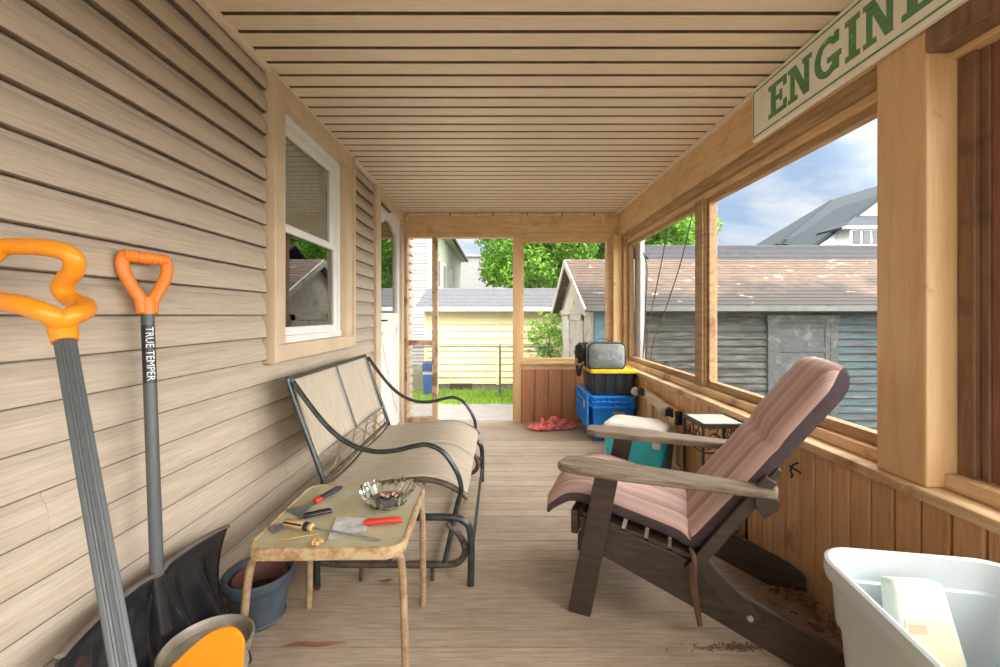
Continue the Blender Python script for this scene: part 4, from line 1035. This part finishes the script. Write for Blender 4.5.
fp = thing('flower_pot', 'slate blue plastic flower pot on the floor under the patio table', 'flower pot', (-.932, 1.63, 0))
MB().lathe([(.075, 0), (.079, .004), (.086, .02), (.106, .145), (.117, .147), (.122, .155), (.123, .185), (.119, .192), (.112, .188), (.106, .16), (.08, .015)], 40).build('body', m_bluepot, fp, smooth=35)
MB().lathe([(.092, .016), (.094, .02), (.092, .024), (.075, .024), (.075, .016)], 40).build('foot_ring', m_bluepot, fp, smooth=35)
fq = thing('flower_pot', 'smaller red brown flower pot nested inside the slate blue pot', 'flower pot', (-.932, 1.632, .012)); fq.scale = (.92, .92, .92)
o = MB().lathe([(.06, 0), (.064, .004), (.092, .14), (.102, .142), (.106, .15), (.106, .172), (.100, .176), (.094, .170), (.088, .14), (.06, .012)], 36).build('body', m_terra, fq, smooth=35)
MB().lathe([(.0, .10), (.078, .10), (.080, .108), (.0, .112)], 30).build('soil', plain('dry soil', (58, 44, 36), .95, (40, 32, 26), 40), fq, smooth=40)

# ------------------------------------------------------------------ SMALL FLOOR THINGS
o = MB().tube([(-.11, 0, .006), (-.05, .006, .012), (.02, -.004, .016), (.07, .01, .011), (.115, .02, .006)], [.001, .007, .009, .005, .001], 7, flat=(.5, (0, 0, 1))).build('wood_splinter', m_splinter, None, smooth=40)
p = Vector((px(312, 648, 1).x * 495.6 / 333, 495.6 / 333, 0)); o.location = p; tag(o, 'reddish wood splinter lying on the bare boards below the patio table', 'splinter')
def drop(x, y): Y = 495.6 / (y - CY); return Vector(((x - CX) * Y / F, Y, 0))
def leaf_piece(mb, p, s, a, tilt=.3):
    M_ = Matrix.Translation(p) @ Matrix.Rotation(a, 4, 'Z') @ Matrix.Rotation(random.uniform(-tilt, tilt), 4, 'X') @ Matrix.Rotation(random.uniform(-tilt, tilt), 4, 'Y')
    pts = [(-1, 0, 0), (-.4, .38, .12), (.3, .34, .1), (1, 0, .25), (.3, -.34, .05), (-.4, -.38, .12)]
    mb.add([M_ @ (Vector(q) * s) for q in pts], [(0, 1, 5), (1, 2, 4, 5), (2, 3, 4)])
for (x, y, s, lab) in ((318, 590, .034, 'curled dry leaf on the floor behind the table leg'), (386, 583, .03, 'small dry leaf lying under the end of the glider')):
    mb = MB(); leaf_piece(mb, Vector((0, 0, .008)), s, random.uniform(0, 6)); o = mb.build('dry_leaf', m_leaf, None, solid=.0012); o.location = drop(x, y); tag(o, lab, 'leaf')
mb = MB()
for k in range(340):
    Y = random.uniform(1.0, 2.35); X = 1.275 - abs(random.gauss(0, .065)) - max(0, (1.6 - Y)) * .06 * random.random()
    leaf_piece(mb, Vector((X, Y, .006 + random.uniform(0, .022))), random.uniform(.008, .028), random.uniform(0, 6.3), .6)
tag(mb.build('leaf_litter', m_leaf, None, solid=.001), 'drift of dead leaves along the foot of the right wall', 'leaves', kind='stuff')
mb = MB()
for k in range(240):
    p = drop(random.gauss(735, 26), 648 + random.gauss(0, 2.2)); leaf_piece(mb, p + Vector((0, 0, .004)), random.uniform(.002, .007), random.uniform(0, 6.3), .6)
tag(mb.build('dirt_crumbs', m_leaf, None, solid=.001), 'line of dark dirt crumbs in a floor seam under the wooden chair', 'dirt', kind='stuff')
# small wire hook on the knee wall
hk = thing('wall_hook', 'small black wire hook on the right wall boards behind the chair back', 'hook', (1.30, 1.83, .505))
MB().tube(smooth_path([(0, 0, .03), (-.025, .0, .02), (-.03, .005, -.005), (-.012, .02, -.03), (-.01, .03, -.045)], 5), .004, 8).build('wire', m_black, hk, smooth=60)
MB().tube([(.004, -.02, -.01), (-.02, .03, .008)], .0035, 8).build('cross_wire', m_black, hk, smooth=60)

# ------------------------------------------------------------------ OUTDOORS
G = -.8
struct(MB().box(-60, 80, -40, 90, G - .2, G - .02).build('ground', m_ground))
struct(MB().box(-4, 1.35, 4.75, 9.35, G - .02, G).build('path', m_path))
mb = MB()
for k in range(9000):
    x = random.uniform(-3.2, 1.9); y = random.uniform(9.3, 11.0); h = random.uniform(.04, .12); a = random.uniform(0, 6.3); w = .008
    dx, dy = w * math.cos(a), w * math.sin(a); bx, by = random.gauss(0, .03), random.gauss(0, .03)
    mb.add([(x - dx, y - dy, G - .01), (x + dx, y + dy, G - .01), (x + bx, y + by, G + h)], [(0, 1, 2)])
tag(mb.build('lawn_grass', m_grass, None, fix=False), 'strip of green lawn grass in front of the yellow garage', 'grass', kind='stuff')
struct(MB().box(-3.2, 1.9, 9.35, 11.0, G - .03, G - .008).build('lawn_ground', m_grass))

def laps(mb, o, u, L, n, z0, z1, h, out=.018, brk=0):
    """lapped boards on a wall from o along u, facing n"""
    o = Vector(o); u = Vector(u).normalized(); n = Vector(n); z = z0
    while z < z1 - .01:
        t = min(z + h, z1); a = o + Vector((0, 0, z)); b = o + Vector((0, 0, t))
        p = [a + n * out, a + u * L + n * out, b + u * L + n * .003, b + n * .003, a, a + u * L]
        mb.add(p, [(0, 1, 2, 3), (4, 5, 1, 0)]); z = t
    return mb
def roofpanel(mb, a, b, c, d, n, th=.012, base=.05):
    """shingle courses from the eave a-b up to the ridge d-c"""
    a, b, c, d = (Vector(p) for p in (a, b, c, d)); nn = (b - a).cross(d - a).normalized()
    if nn.z < 0: nn = -nn
    for k in range(n):
        t0, t1 = k / n, (k + 1) / n
        p0, p1 = a.lerp(d, t0), b.lerp(c, t0); q0, q1 = a.lerp(d, t1), b.lerp(c, t1)
        mb.add([p0 + nn * th, p1 + nn * th, q1 + nn * .002, q0 + nn * .002, p0, p1], [(0, 1, 2, 3), (4, 5, 1, 0)])
    mb.add([a - nn * .002, b - nn * .002, c - nn * .002, d - nn * .002, a - nn * base, b - nn * base, c - nn * base, d - nn * base], [(0, 1, 2, 3), (4, 7, 6, 5), (0, 4, 5, 1), (1, 5, 6, 2), (2, 6, 7, 3), (3, 7, 4, 0)])
    return mb

# yellow garage
yg = thing('yellow_garage', 'low garage with yellow lapped siding and pale grey shingle roof beyond the porch doorway', 'garage', (0, 11, G))
def at0(o): o.location = -o.parent.location; return o
X0, X1g = -1.95, 3.1
mb = MB().box(X0 + .02, X1g - .02, 11.02, 14.2, G, 1.40)
laps(mb, (X0, 11.02, 0), (1, 0, 0), X1g - X0, (0, -1, 0), G + .18, 1.40, .173, .034)
laps(mb, (X0, 14.2, 0), (0, -1, 0), 3.2, (-1, 0, 0), G + .18, 1.40, .173, .034)
at0(mb.build('wall', m_yel, yg))
mb = MB()
for x in (-1.95, -.06, 1.5): mb.box(x - .03, x + .03, 10.975, 11.01, G + .15, 1.36)
at0(mb.build('corner_strip', m_yel, yg))
at0(MB().box(X0, X1g, 11.005, 11.1, G, G + .18).build('foundation', m_yelbase, yg))
at0(MB().box(-1.3, -.72, 10.98, 11.01, G + .03, G + .19).build('foundation_vent', m_clip, yg))
mb = MB(); roofpanel(mb, (X0 - .22, 10.72, 1.37), (X1g + .2, 10.72, 1.37), (X1g + .2, 12.6, 1.98), (X0 - .22, 12.6, 1.98), 14)
roofpanel(mb, (X1g + .2, 14.5, 1.37), (X0 - .22, 14.5, 1.37), (X0 - .22, 12.6, 1.98), (X1g + .2, 12.6, 1.98), 14)
at0(mb.build('roof', m_gravelroof, yg))
at0(MB().box(X0 - .22, X1g + .2, 10.67, 10.73, 1.275, 1.375).build('gutter', m_white, yg, bevel=.01))
at0(MB().prism([(11.02, 1.35), (14.2, 1.35), (12.6, 1.93)], lambda a, b: (X0, a, b), lambda a, b: (X0 + .05, a, b)).build('gable', m_yel, yg))

# weathered shed
sh = thing('weathered_shed', 'weathered grey board shed with mottled brown roof and faded blue trim outside the right windows', 'shed', (1.5, 6.6, G))
SX0, SX1, SY0, SY1 = 1.5, 15.0, 6.55, 10.25
EZ, RZ = 1.30, 2.29
mb = MB().box(SX0 + .02, SX1, SY0 + .02, SY1 - .02, G, 1.32)
laps(mb, (SX0, SY0 + .02, 0), (1, 0, 0), SX1 - SX0, (0, -1, 0), G, 1.34, .115, .032)
at0(mb.build('wall', m_shedwall, sh))
mb = MB()
y = SY0 + .02
while y < SY1 - .02:
    e = min(y + .14, SY1 - .02); zt = lambda q: 1.30 + (1 - abs(q - 8.4) / 1.9) * .93
    f = lambda p, q: (SX0 + q, p[0], p[1])
    pl_ = [(y + .004, G), (e - .004, G), (e - .004, zt(e)), (y + .004, zt(y))]
    mb.prism(pl_, lambda a, b: (SX0 - .012, a, b), lambda a, b: (SX0 + .02, a, b)); y = e
at0(mb.build('gable_boards', m_shedgable, sh))
at0(MB().box(SX0 - .05, SX0 - .01, SY0, SY1, 1.19, 1.30).build('gable_band', m_shedgable, sh, bevel=.006))
def gdoor(mb, a, b, c, d, x): return mb.box(x - .045, x - .01, a, b, c, d)
mb = gdoor(MB(), 7.42, 7.56, G, 1.19, SX0); gdoor(mb, 8.86, 9.0, G, 1.19, SX0); gdoor(mb, 7.42, 9.0, 1.08, 1.19, SX0)
at0(mb.build('gable_door_frame', m_shedgable, sh, bevel=.005))
mb = MB()
for k in range(8): mb.box(SX0 - .03, SX0 - .008, 7.56 + k * .1625 + .004, 7.56 + (k + 1) * .1625 - .004, G + .05, 1.08)
at0(mb.build('gable_door', m_shedgable, sh, bevel=.003))
at0(MB().box(SX0 - .03, SX0 + .13, SY0 - .03, SY0 + .06, G, 1.30).build('corner_board', m_shedtrim, sh, bevel=.006))
# door in the long wall
at0(MB().box(4.16, 4.28, SY0 - .035, SY0 + .02, G, 1.14).box(5.13, 5.25, SY0 - .035, SY0 + .02, G, 1.14).box(4.14, 5.27, SY0 - .05, SY0 + .02, 1.06, 1.18).build('door_frame', m_sheddoor, sh, bevel=.006))
at0(MB().box(4.28, 5.13, SY0 - .02, SY0 + .01, G + .05, 1.06).build('door', m_sheddoor, sh))
mb = MB().box(4.36, 5.05, SY0 - .03, SY0 - .015, .60, .66).box(4.28, 4.36, SY0 - .031, SY0 - .015, G + .05, 1.06).box(5.05, 5.13, SY0 - .031, SY0 - .015, G + .05, 1.06).box(4.36, 5.05, SY0 - .03, SY0 - .015, .98, 1.06)
at0(mb.build('door_rail', m_sheddoor, sh, bevel=.004))
mb = MB(); XO = 1.30
roofpanel(mb, (XO, 6.38, EZ - .02), (SX1 + .3, 6.38, EZ - .02), (SX1 + .3, 8.4, RZ), (XO, 8.4, RZ), 17, .008, .06)
roofpanel(mb, (SX1 + .3, 10.42, EZ - .02), (XO, 10.42, EZ - .02), (XO, 8.4, RZ), (SX1 + .3, 8.4, RZ), 17, .008, .06)
at0(mb.build('roof', m_shedroof, sh))
mb = MB()
for (y0, y1) in ((6.36, 8.4), (10.44, 8.4)): mb.bar((XO - .012, y0, EZ - .085), (XO - .012, y1, RZ - .065), .03, .12, (0, 0, 1))
at0(mb.build('rake_board', m_shedgable, sh, bevel=.004))
mb = MB().prism([(6.29, 1.26), (6.29, 1.335), (6.30, 1.335), (6.305, 1.275), (6.37, 1.275), (6.37, 1.335), (6.385, 1.335), (6.385, 1.245), (6.31, 1.245)], lambda a, b: (XO, a, b - .02), lambda a, b: (SX1 + .3, a, b - .02))
for x in (2.4, 3.75, 5.0, 6.3, 7.6): mb.box(x - .012, x + .012, 6.28, 6.42, 1.315, 1.325)
at0(mb.build('gutter', m_gutter, sh))
at0(MB().box(XO + .1, SX1, 6.40, SY0 + .02, 1.22, 1.25).build('soffit_board', m_sheddoor, sh))

# dark roofed building behind the shed
ng = thing('dark_roofed_outbuilding', 'long outbuilding whose dark grey shingle roof rises just behind the brown shed roof', 'outbuilding', (4, 12, G))
mb = MB().box(4.6, 16, 11.4, 15, G, 2.6); at0(mb.build('wall', m_sheddoor, ng))
mb = MB(); roofpanel(mb, (4.2, 10.9, 2.35), (16.3, 10.9, 2.35), (16.3, 13.2, 3.37), (4.2, 13.2, 3.37), 18, .016)
roofpanel(mb, (16.3, 15.5, 2.35), (4.2, 15.5, 2.35), (4.2, 13.2, 3.37), (16.3, 13.2, 3.37), 18, .016)
at0(mb.build('roof', m_darkroof, ng))

# white house to the left
wh = thing('white_house', 'two storey house with white front and pale green side behind the yellow garage', 'house', (-2.8, 16.8, G))
mb = MB().box(-11, -2.82, 16.82, 30, G, 5.3); laps(mb, (-11, 16.82, 0), (1, 0, 0), 8.2, (0, -1, 0), G, 5.3, .135, .035)
mb.prism([(-11, 5.3), (-2.82, 5.3), (-6.9, 8.2)], lambda a, b: (a, 16.82, b), lambda a, b: (a, 30, b)); at0(mb.build('front_wall', m_whitesid, wh))
mb = laps(MB(), (-2.81, 16.82, 0), (0, 1, 0), 13.2, (1, 0, 0), G, 5.3, .135, .03); at0(mb.build('side_wall', m_greensid, wh))
at0(MB().box(-2.9, -2.78, 16.76, 16.9, G, 5.3).build('corner_board', m_whitewall, wh))
for y in (18.9, 20.9, 24.0):
    f = at0(MB().box(-2.83, -2.77, y - .5, y + .5, 2.35, 3.75).build('window', m_whitewall, wh))
    g_ = MB().box(-2.77, -2.755, y - .38, y + .38, 2.47, 3.63).build('pane', m_winglass, f)
mb = MB(); roofpanel(mb, (-2.35, 16.4, 5.15), (-2.35, 30.5, 5.15), (-6.9, 30.5, 8.35), (-6.9, 16.4, 8.35), 22, .02, .14)
roofpanel(mb, (-11.4, 30.5, 5.15), (-11.4, 16.4, 5.15), (-6.9, 16.4, 8.35), (-6.9, 30.5, 8.35), 22, .02, .14); at0(mb.build('roof', m_slate, wh))
at0(MB().box(-2.82, -2.35, 16.5, 30.4, 5.0, 5.06).build('soffit_board', m_greensid, wh)); at0(MB().box(-2.42, -2.30, 16.4, 30.5, 5.0, 5.13).build('gutter', m_clip, wh))

# plain pale building far behind
gb = thing('pale_building', 'plain pale grey flat sided building far behind the white house', 'building', (-2, 42, G))
at0(MB().box(-4.4, 3.0, 42, 50, G, 7.0).build('wall', m_greywall, gb)); at0(MB().box(-4.6, 3.2, 41.8, 50.2, 7.0, 7.25).build('parapet', m_greywall, gb))

# grey roofed house to the right
gh = thing('grey_roofed_house', 'tall white house with slate grey roof, gable and window bay rising behind the shed', 'house', (20, 24, G))
def p3(x, y, Y): return px(x, y, Y)
A_, B_, C_ = p3(779, 246, 25), p3(834, 201, 28), p3(930, 172, 26)
D_ = p3(960, 262, 22.5)
mb = MB(); mb.add([A_, B_, C_, D_], [(0, 1, 2, 3)])
E_ = Vector((A_.x + 1.5, A_.y + 8, A_.z)); mb.add([A_, E_, B_], [(0, 1, 2)]); F_ = Vector((C_.x, C_.y + 8, A_.z)); mb.add([B_, E_, F_, C_], [(0, 1, 2, 3)])
at0(mb.build('main_roof', m_slate, gh, solid=.18, offset=-1))
at0(MB().box(A_.x + .6, 27, 24.6, 32, G, A_.z).build('main_wall', m_whitewall, gh))
e0 = p3(781, 239, 24.9)
at0(MB().bar(p3(779, 245, 24.9), p3(785, 240, 24.9), .16, .12).bar(p3(785, 240, 24.9), p3(796, 236, 26), .16, .12).build('eave_return', m_slate, gh))
YG = 22.0
g0, g1, g2 = p3(812, 247, YG), p3(886, 194, YG), p3(960, 247, YG)
mb = MB().prism([(g0.x + .3, g0.z), (g2.x - .3, g0.z), (g1.x, g1.z - .15)], lambda a, b: (a, YG + .1, b), lambda a, b: (a, 25, b)); mb.box(g0.x + .5, g2.x - .5, YG + .1, 25, G, g0.z)
at0(mb.build('gable_wall', m_whitewall, gh))
mb = MB()
for (a, b) in ((g0, g1), (g2, g1)):
    a2 = a + Vector((0, 3.2, 0)); b2 = b + Vector((0, 3.2, 0)); mb.add([a, b, b2, a2], [(0, 1, 2, 3)])
at0(mb.build('gable_roof', m_slate, gh, solid=.16, offset=0))
YB_ = 21.2
b0_, b1_ = p3(850, 245, YB_), p3(893, 226, YB_)
at0(MB().box(b0_.x, b1_.x, YB_, YG + .3, b0_.z - 1, b1_.z).build('bay', m_whitewall, gh, bevel=.02))
for x in (856.5, 866.5, 876): 
    c0, c1 = p3(x - 3.4, 244, YB_), p3(x + 3.4, 231, YB_)
    at0(MB().box(c0.x, c1.x, YB_ - .03, YB_ + .02, c0.z, c1.z).build('window', m_winglass, gh))
r0, r1 = p3(846, 226, YB_ - .2), p3(897, 226, YB_ - .2); rt0, rt1 = p3(858, 213, YG + .4), p3(886, 213, YG + .4)
mb = MB(); mb.add([r0, r1, rt1, rt0, Vector((r0.x, YG + 1, r0.z)), Vector((r1.x, YG + 1, r1.z))], [(0, 1, 2, 3), (0, 3, 4), (1, 5, 2)]); at0(mb.build('bay_roof', m_slate, gh, solid=.12, offset=-1))
at0(MB().box(r0.x, r1.x, YB_ - .22, YB_ + .05, r0.z - .12, r0.z + .02).build('bay_cornice', m_whitewall, gh))

# trees and shrub
def tree(name, label, cat, c, R, base, n, size, mat, group=None, squash=.85, seed=1, trunk=.22):
    rnd = random.Random(seed); o = thing(name, label, cat, base, 0, group); c = Vector(c) - Vector(base)
    clumps = []
    for k in range(130):
        d = Vector((rnd.gauss(0, 1), rnd.gauss(0, 1), rnd.gauss(0, 1))).normalized() * (R * rnd.uniform(.35, .98)); d.z *= squash
        clumps.append((c + d, R * rnd.uniform(.10, .22)))
    mb = MB()
    for k in range(n):
        q, r = clumps[k % 130]
        d = Vector((rnd.gauss(0, 1), rnd.gauss(0, 1), rnd.gauss(0, 1))).normalized() * r * rnd.uniform(.55, 1.05)
        p = q + d; s = size * rnd.uniform(.6, 1.3)
        nrm = (d.normalized() + Vector((rnd.gauss(0, .5), rnd.gauss(0, .5), rnd.gauss(0, .5) + .4))).normalized()
        u = nrm.cross(Vector((rnd.gauss(0, 1), rnd.gauss(0, 1), rnd.gauss(0, 1)))).normalized(); w = nrm.cross(u)
        mb.add([p - u * s, p + w * s * .5 + nrm * s * .1, p + u * s, p - w * s * .5 + nrm * s * .1], [(0, 1, 2, 3)])
    mb.build('foliage', mat, o, fix=False)
    t = MB().tube(smooth_path([(0, 0, 0), (c.x * .2, c.y * .2, c.z * .35), (c.x * .7, c.y * .7, c.z * .7), (c.x, c.y, c.z + R * .3)], 4), [trunk * (1 - .7 * k / 12) for k in range(13)], 10)
    for k in range(7):
        q, r = clumps[k * 3]; st_ = Vector((c.x * .7, c.y * .7, c.z * .72)); t.tube([st_, st_.lerp(q, .5) + Vector((0, 0, R * .06)), q], [trunk * .35, trunk * .22, trunk * .1], 7)
    t.build('trunk', m_bark, o, smooth=60)
    return o
tree('leafy_tree', 'large bright green tree crown behind the yellow garage, seen through the doorway and end window', 'tree', (3.1, 24, 6.2), 5.3, (3.1, 24, G), 80000, .12, m_leaves, 'trees behind the outbuildings', .85, 3)
tree('leafy_tree', 'green tree crown above the dark roof, partly behind the wooden window mullion', 'tree', (10.6, 30, 7.0), 4.2, (10.6, 30, G), 42000, .13, m_leaves, 'trees behind the outbuildings', .95, 5)
tree('leafy_shrub', 'light green leafy shrub growing against the yellow siding by the shed corner', 'shrub', (1.20, 10.3, .55), .62, (1.32, 10.4, G), 1500, .05, m_leaves2, None, 1.25, 9, .03)
# chain link fence
cf = thing('chain_link_fence', 'chain link fence with top rail standing in the grass before the yellow siding', 'fence', (0, 10.1, G))
FH = 1.22
MB().tube([(-2.6, 0, FH), (1.25, 0, FH)], .021, 8).build('top_rail', m_fence, cf, smooth=60)
for x in (-2.6, -.0, 1.25):
    MB().tube([(x, .03, 0), (x, .03, FH + .05)], .024, 8).build('fence_post', m_fence, cf, smooth=60)
mb = MB(); k = -2.6 - FH
while k < 1.25:
    for s in (1, -1):
        a, b = (k, 0), (k + FH, FH)
        x0, x1 = max(k, -2.6), min(k + FH, 1.25)
        if x1 > x0:
            z0, z1 = x0 - k, x1 - k
            if s < 0: z0, z1 = FH - z0, FH - z1
            mb.bar((x0, 0, z0), (x1, 0, z1), .0032, .0032)
    k += .085
mb.build('wire_mesh', m_fence, cf)
# blue bin and pipe by the neighbour wall
bn_ = thing('recycling_bin', 'blue wheeled bin standing outside beyond the narrow side opening', 'bin', (-1.745, 10.5, G))
MB().rings([q(.27, .34, .03, .03), q(.32, .42, .04, .52)]).build('body', m_bin, bn_, smooth=40)
MB().rings([q(.31, .40, .04, .52), q(.31, .40, .04, .60)]).build('label_band', m_whitewall, bn_, smooth=40)
MB().rings([q(.33, .44, .04, .60), q(.34, .46, .05, .74), q(.30, .40, .05, .82)]).build('lid', plain('dark blue lid', (26, 82, 140), .4), bn_, smooth=40)
for s in (-.13, .13): MB().tube([(s - .02, .16, .06), (s + .02, .16, .06)], .06, 16).build('wheel', m_black, bn_, smooth=40)
# bare vine stems outside the far right window
vn = thing('bare_vine', 'thin bare vine stems climbing outside the far right window', 'vine', (1.6, 4.0, G))
def V(x, y, Y): return px(x, y, Y) - Vector((1.6, 4.0, G))
for pts in ([(646, 425, 4.3), (652, 350, 4.2), (666, 308, 4.05), (681, 262, 3.9), (694, 207, 3.7), (700, 180, 3.6)], [(644, 425, 4.4), (648, 335, 4.3), (656, 290, 4.2), (664, 250, 4.1), (672, 205, 4.0)], [(641, 400, 4.4), (646, 300, 4.3), (647, 268, 4.3), (643, 252, 4.3)], [(655, 425, 4.2), (672, 372, 4.0), (690, 366, 3.7), (700, 378, 3.5), (704, 400, 3.4)], [(648, 420, 4.3), (660, 372, 4.1), (668, 362, 4.0), (674, 376, 3.9), (690, 385, 3.7)]):
    MB().tube(smooth_path([V(*p) for p in pts], 5), .006 if pts[0][0] < 650 else .004, 7).build('stem', m_vine, vn, smooth=60)

# ------------------------------------------------------------------ CAMERA
cam = bpy.data.cameras.new('camera'); co_ = bpy.data.objects.new('camera', cam); COL.objects.link(co_)
cam.sensor_width = 36; cam.sensor_fit = 'HORIZONTAL'; cam.lens = F / 1000 * 36
co_.location = (0, 0, HC); co_.rotation_euler = (PI / 2, 0, 0)
cam.shift_x = 0.0; cam.shift_y = -(333.5 - CY) / 1000
cam.clip_start = .03; cam.clip_end = 300
sc.camera = co_

# ------------------------------------------------------------------ LIGHT: sky with broken cloud, with overhead, back and side glow added to light the porch
w = bpy.data.worlds.new('sky'); sc.world = w; w.use_nodes = True; t = w.node_tree; t.nodes.clear()
def wn_(ty, **k):
    nd = t.nodes.new(ty)
    for a, b in k.items(): setattr(nd, a, b)
    return nd
tc = wn_('ShaderNodeTexCoord'); mp = wn_('ShaderNodeMapping'); mp.inputs['Scale'].default_value = (1.6, 1.6, 4.2); t.links.new(tc.outputs['Generated'], mp.inputs[0])
no = wn_('ShaderNodeTexNoise'); no.inputs['Scale'].default_value = 1.7; no.inputs['Detail'].default_value = 7; no.inputs['Roughness'].default_value = .55; no.inputs['Distortion'].default_value = .4
t.links.new(mp.outputs[0], no.inputs['Vector'])
cr_ = wn_('ShaderNodeValToRGB'); t.links.new(no.outputs['Fac'], cr_.inputs[0])
e = cr_.color_ramp.elements; e[0].position = .38; e[0].color = (.42, .57, .80, 1); e[1].position = .51; e[1].color = (.84, .88, .93, 1)
sx = wn_('ShaderNodeSeparateXYZ'); t.links.new(tc.outputs['Generated'], sx.inputs[0])
def mr(src, a, b, c, d):
    m = wn_('ShaderNodeMapRange', interpolation_type='SMOOTHSTEP'); t.links.new(src, m.inputs[0])
    for i, v in enumerate((a, b, c, d)): m.inputs[i + 1].default_value = v
    return m.outputs[0]
SKY_UP, SKY_BACK, SKY_SIDE = 2.0, 2.2, 8.5
up_ = mr(sx.outputs[2], .42, .75, 0, SKY_UP); bk = mr(sx.outputs[1], .05, -.55, 0, SKY_BACK)
dt = wn_('ShaderNodeVectorMath', operation='DOT_PRODUCT'); t.links.new(tc.outputs['Generated'], dt.inputs[0]); dt.inputs[1].default_value = Vector((.86, -.22, .46)).normalized()
sd_ = mr(dt.outputs['Value'], .45, .95, 0, SKY_SIDE)  # bright lobe on the unseen right side, added to light the interior
a0_ = wn_('ShaderNodeMath', operation='ADD'); t.links.new(up_, a0_.inputs[0]); t.links.new(bk, a0_.inputs[1])
ad = wn_('ShaderNodeMath', operation='ADD'); t.links.new(a0_.outputs[0], ad.inputs[0]); t.links.new(sd_, ad.inputs[1])
hz = mr(sx.outputs[2], .0, .12, 1, 0)
mxh = wn_('ShaderNodeMix', data_type='RGBA'); t.links.new(hz, mxh.inputs[0]); t.links.new(cr_.outputs[0], mxh.inputs[6]); mxh.inputs[7].default_value = (.74, .82, .92, 1)
warm = wn_('ShaderNodeMix', data_type='RGBA', blend_type='ADD'); warm.inputs[0].default_value = 1
cl_ = wn_('ShaderNodeMix', data_type='RGBA', blend_type='MULTIPLY'); cl_.inputs[0].default_value = 1; cl_.inputs[6].default_value = (1.0, .965, .92, 1)
cc = wn_('ShaderNodeCombineXYZ')
for i in range(3): t.links.new(ad.outputs[0], cc.inputs[i])
t.links.new(cc.outputs[0], cl_.inputs[7]); t.links.new(mxh.outputs[2], warm.inputs[6]); t.links.new(cl_.outputs[2], warm.inputs[7])
bg = wn_('ShaderNodeBackground'); bg.inputs[1].default_value = 1.0; t.links.new(warm.outputs[2], bg.inputs[0])
wo = wn_('ShaderNodeOutputWorld'); t.links.new(bg.outputs[0], wo.inputs[0])
sun = bpy.data.lights.new('sun', 'SUN'); sun.energy = 2.6; sun.angle = math.radians(4); sun.color = (1, .94, .84)
so = bpy.data.objects.new('sun', sun); COL.objects.link(so)
so.rotation_euler = Vector((.62, .62, -.72)).to_track_quat('-Z', 'Y').to_euler()

vs = sc.view_settings
vs.view_transform = 'Standard'; vs.look = 'None'; vs.gamma = 1.0; vs.use_curve_mapping = False; vs.exposure = 0.14
sc.display_settings.display_device = 'sRGB'
sc.cycles.max_bounces = 10; sc.cycles.diffuse_bounces = 6; sc.cycles.transparent_max_bounces = 16
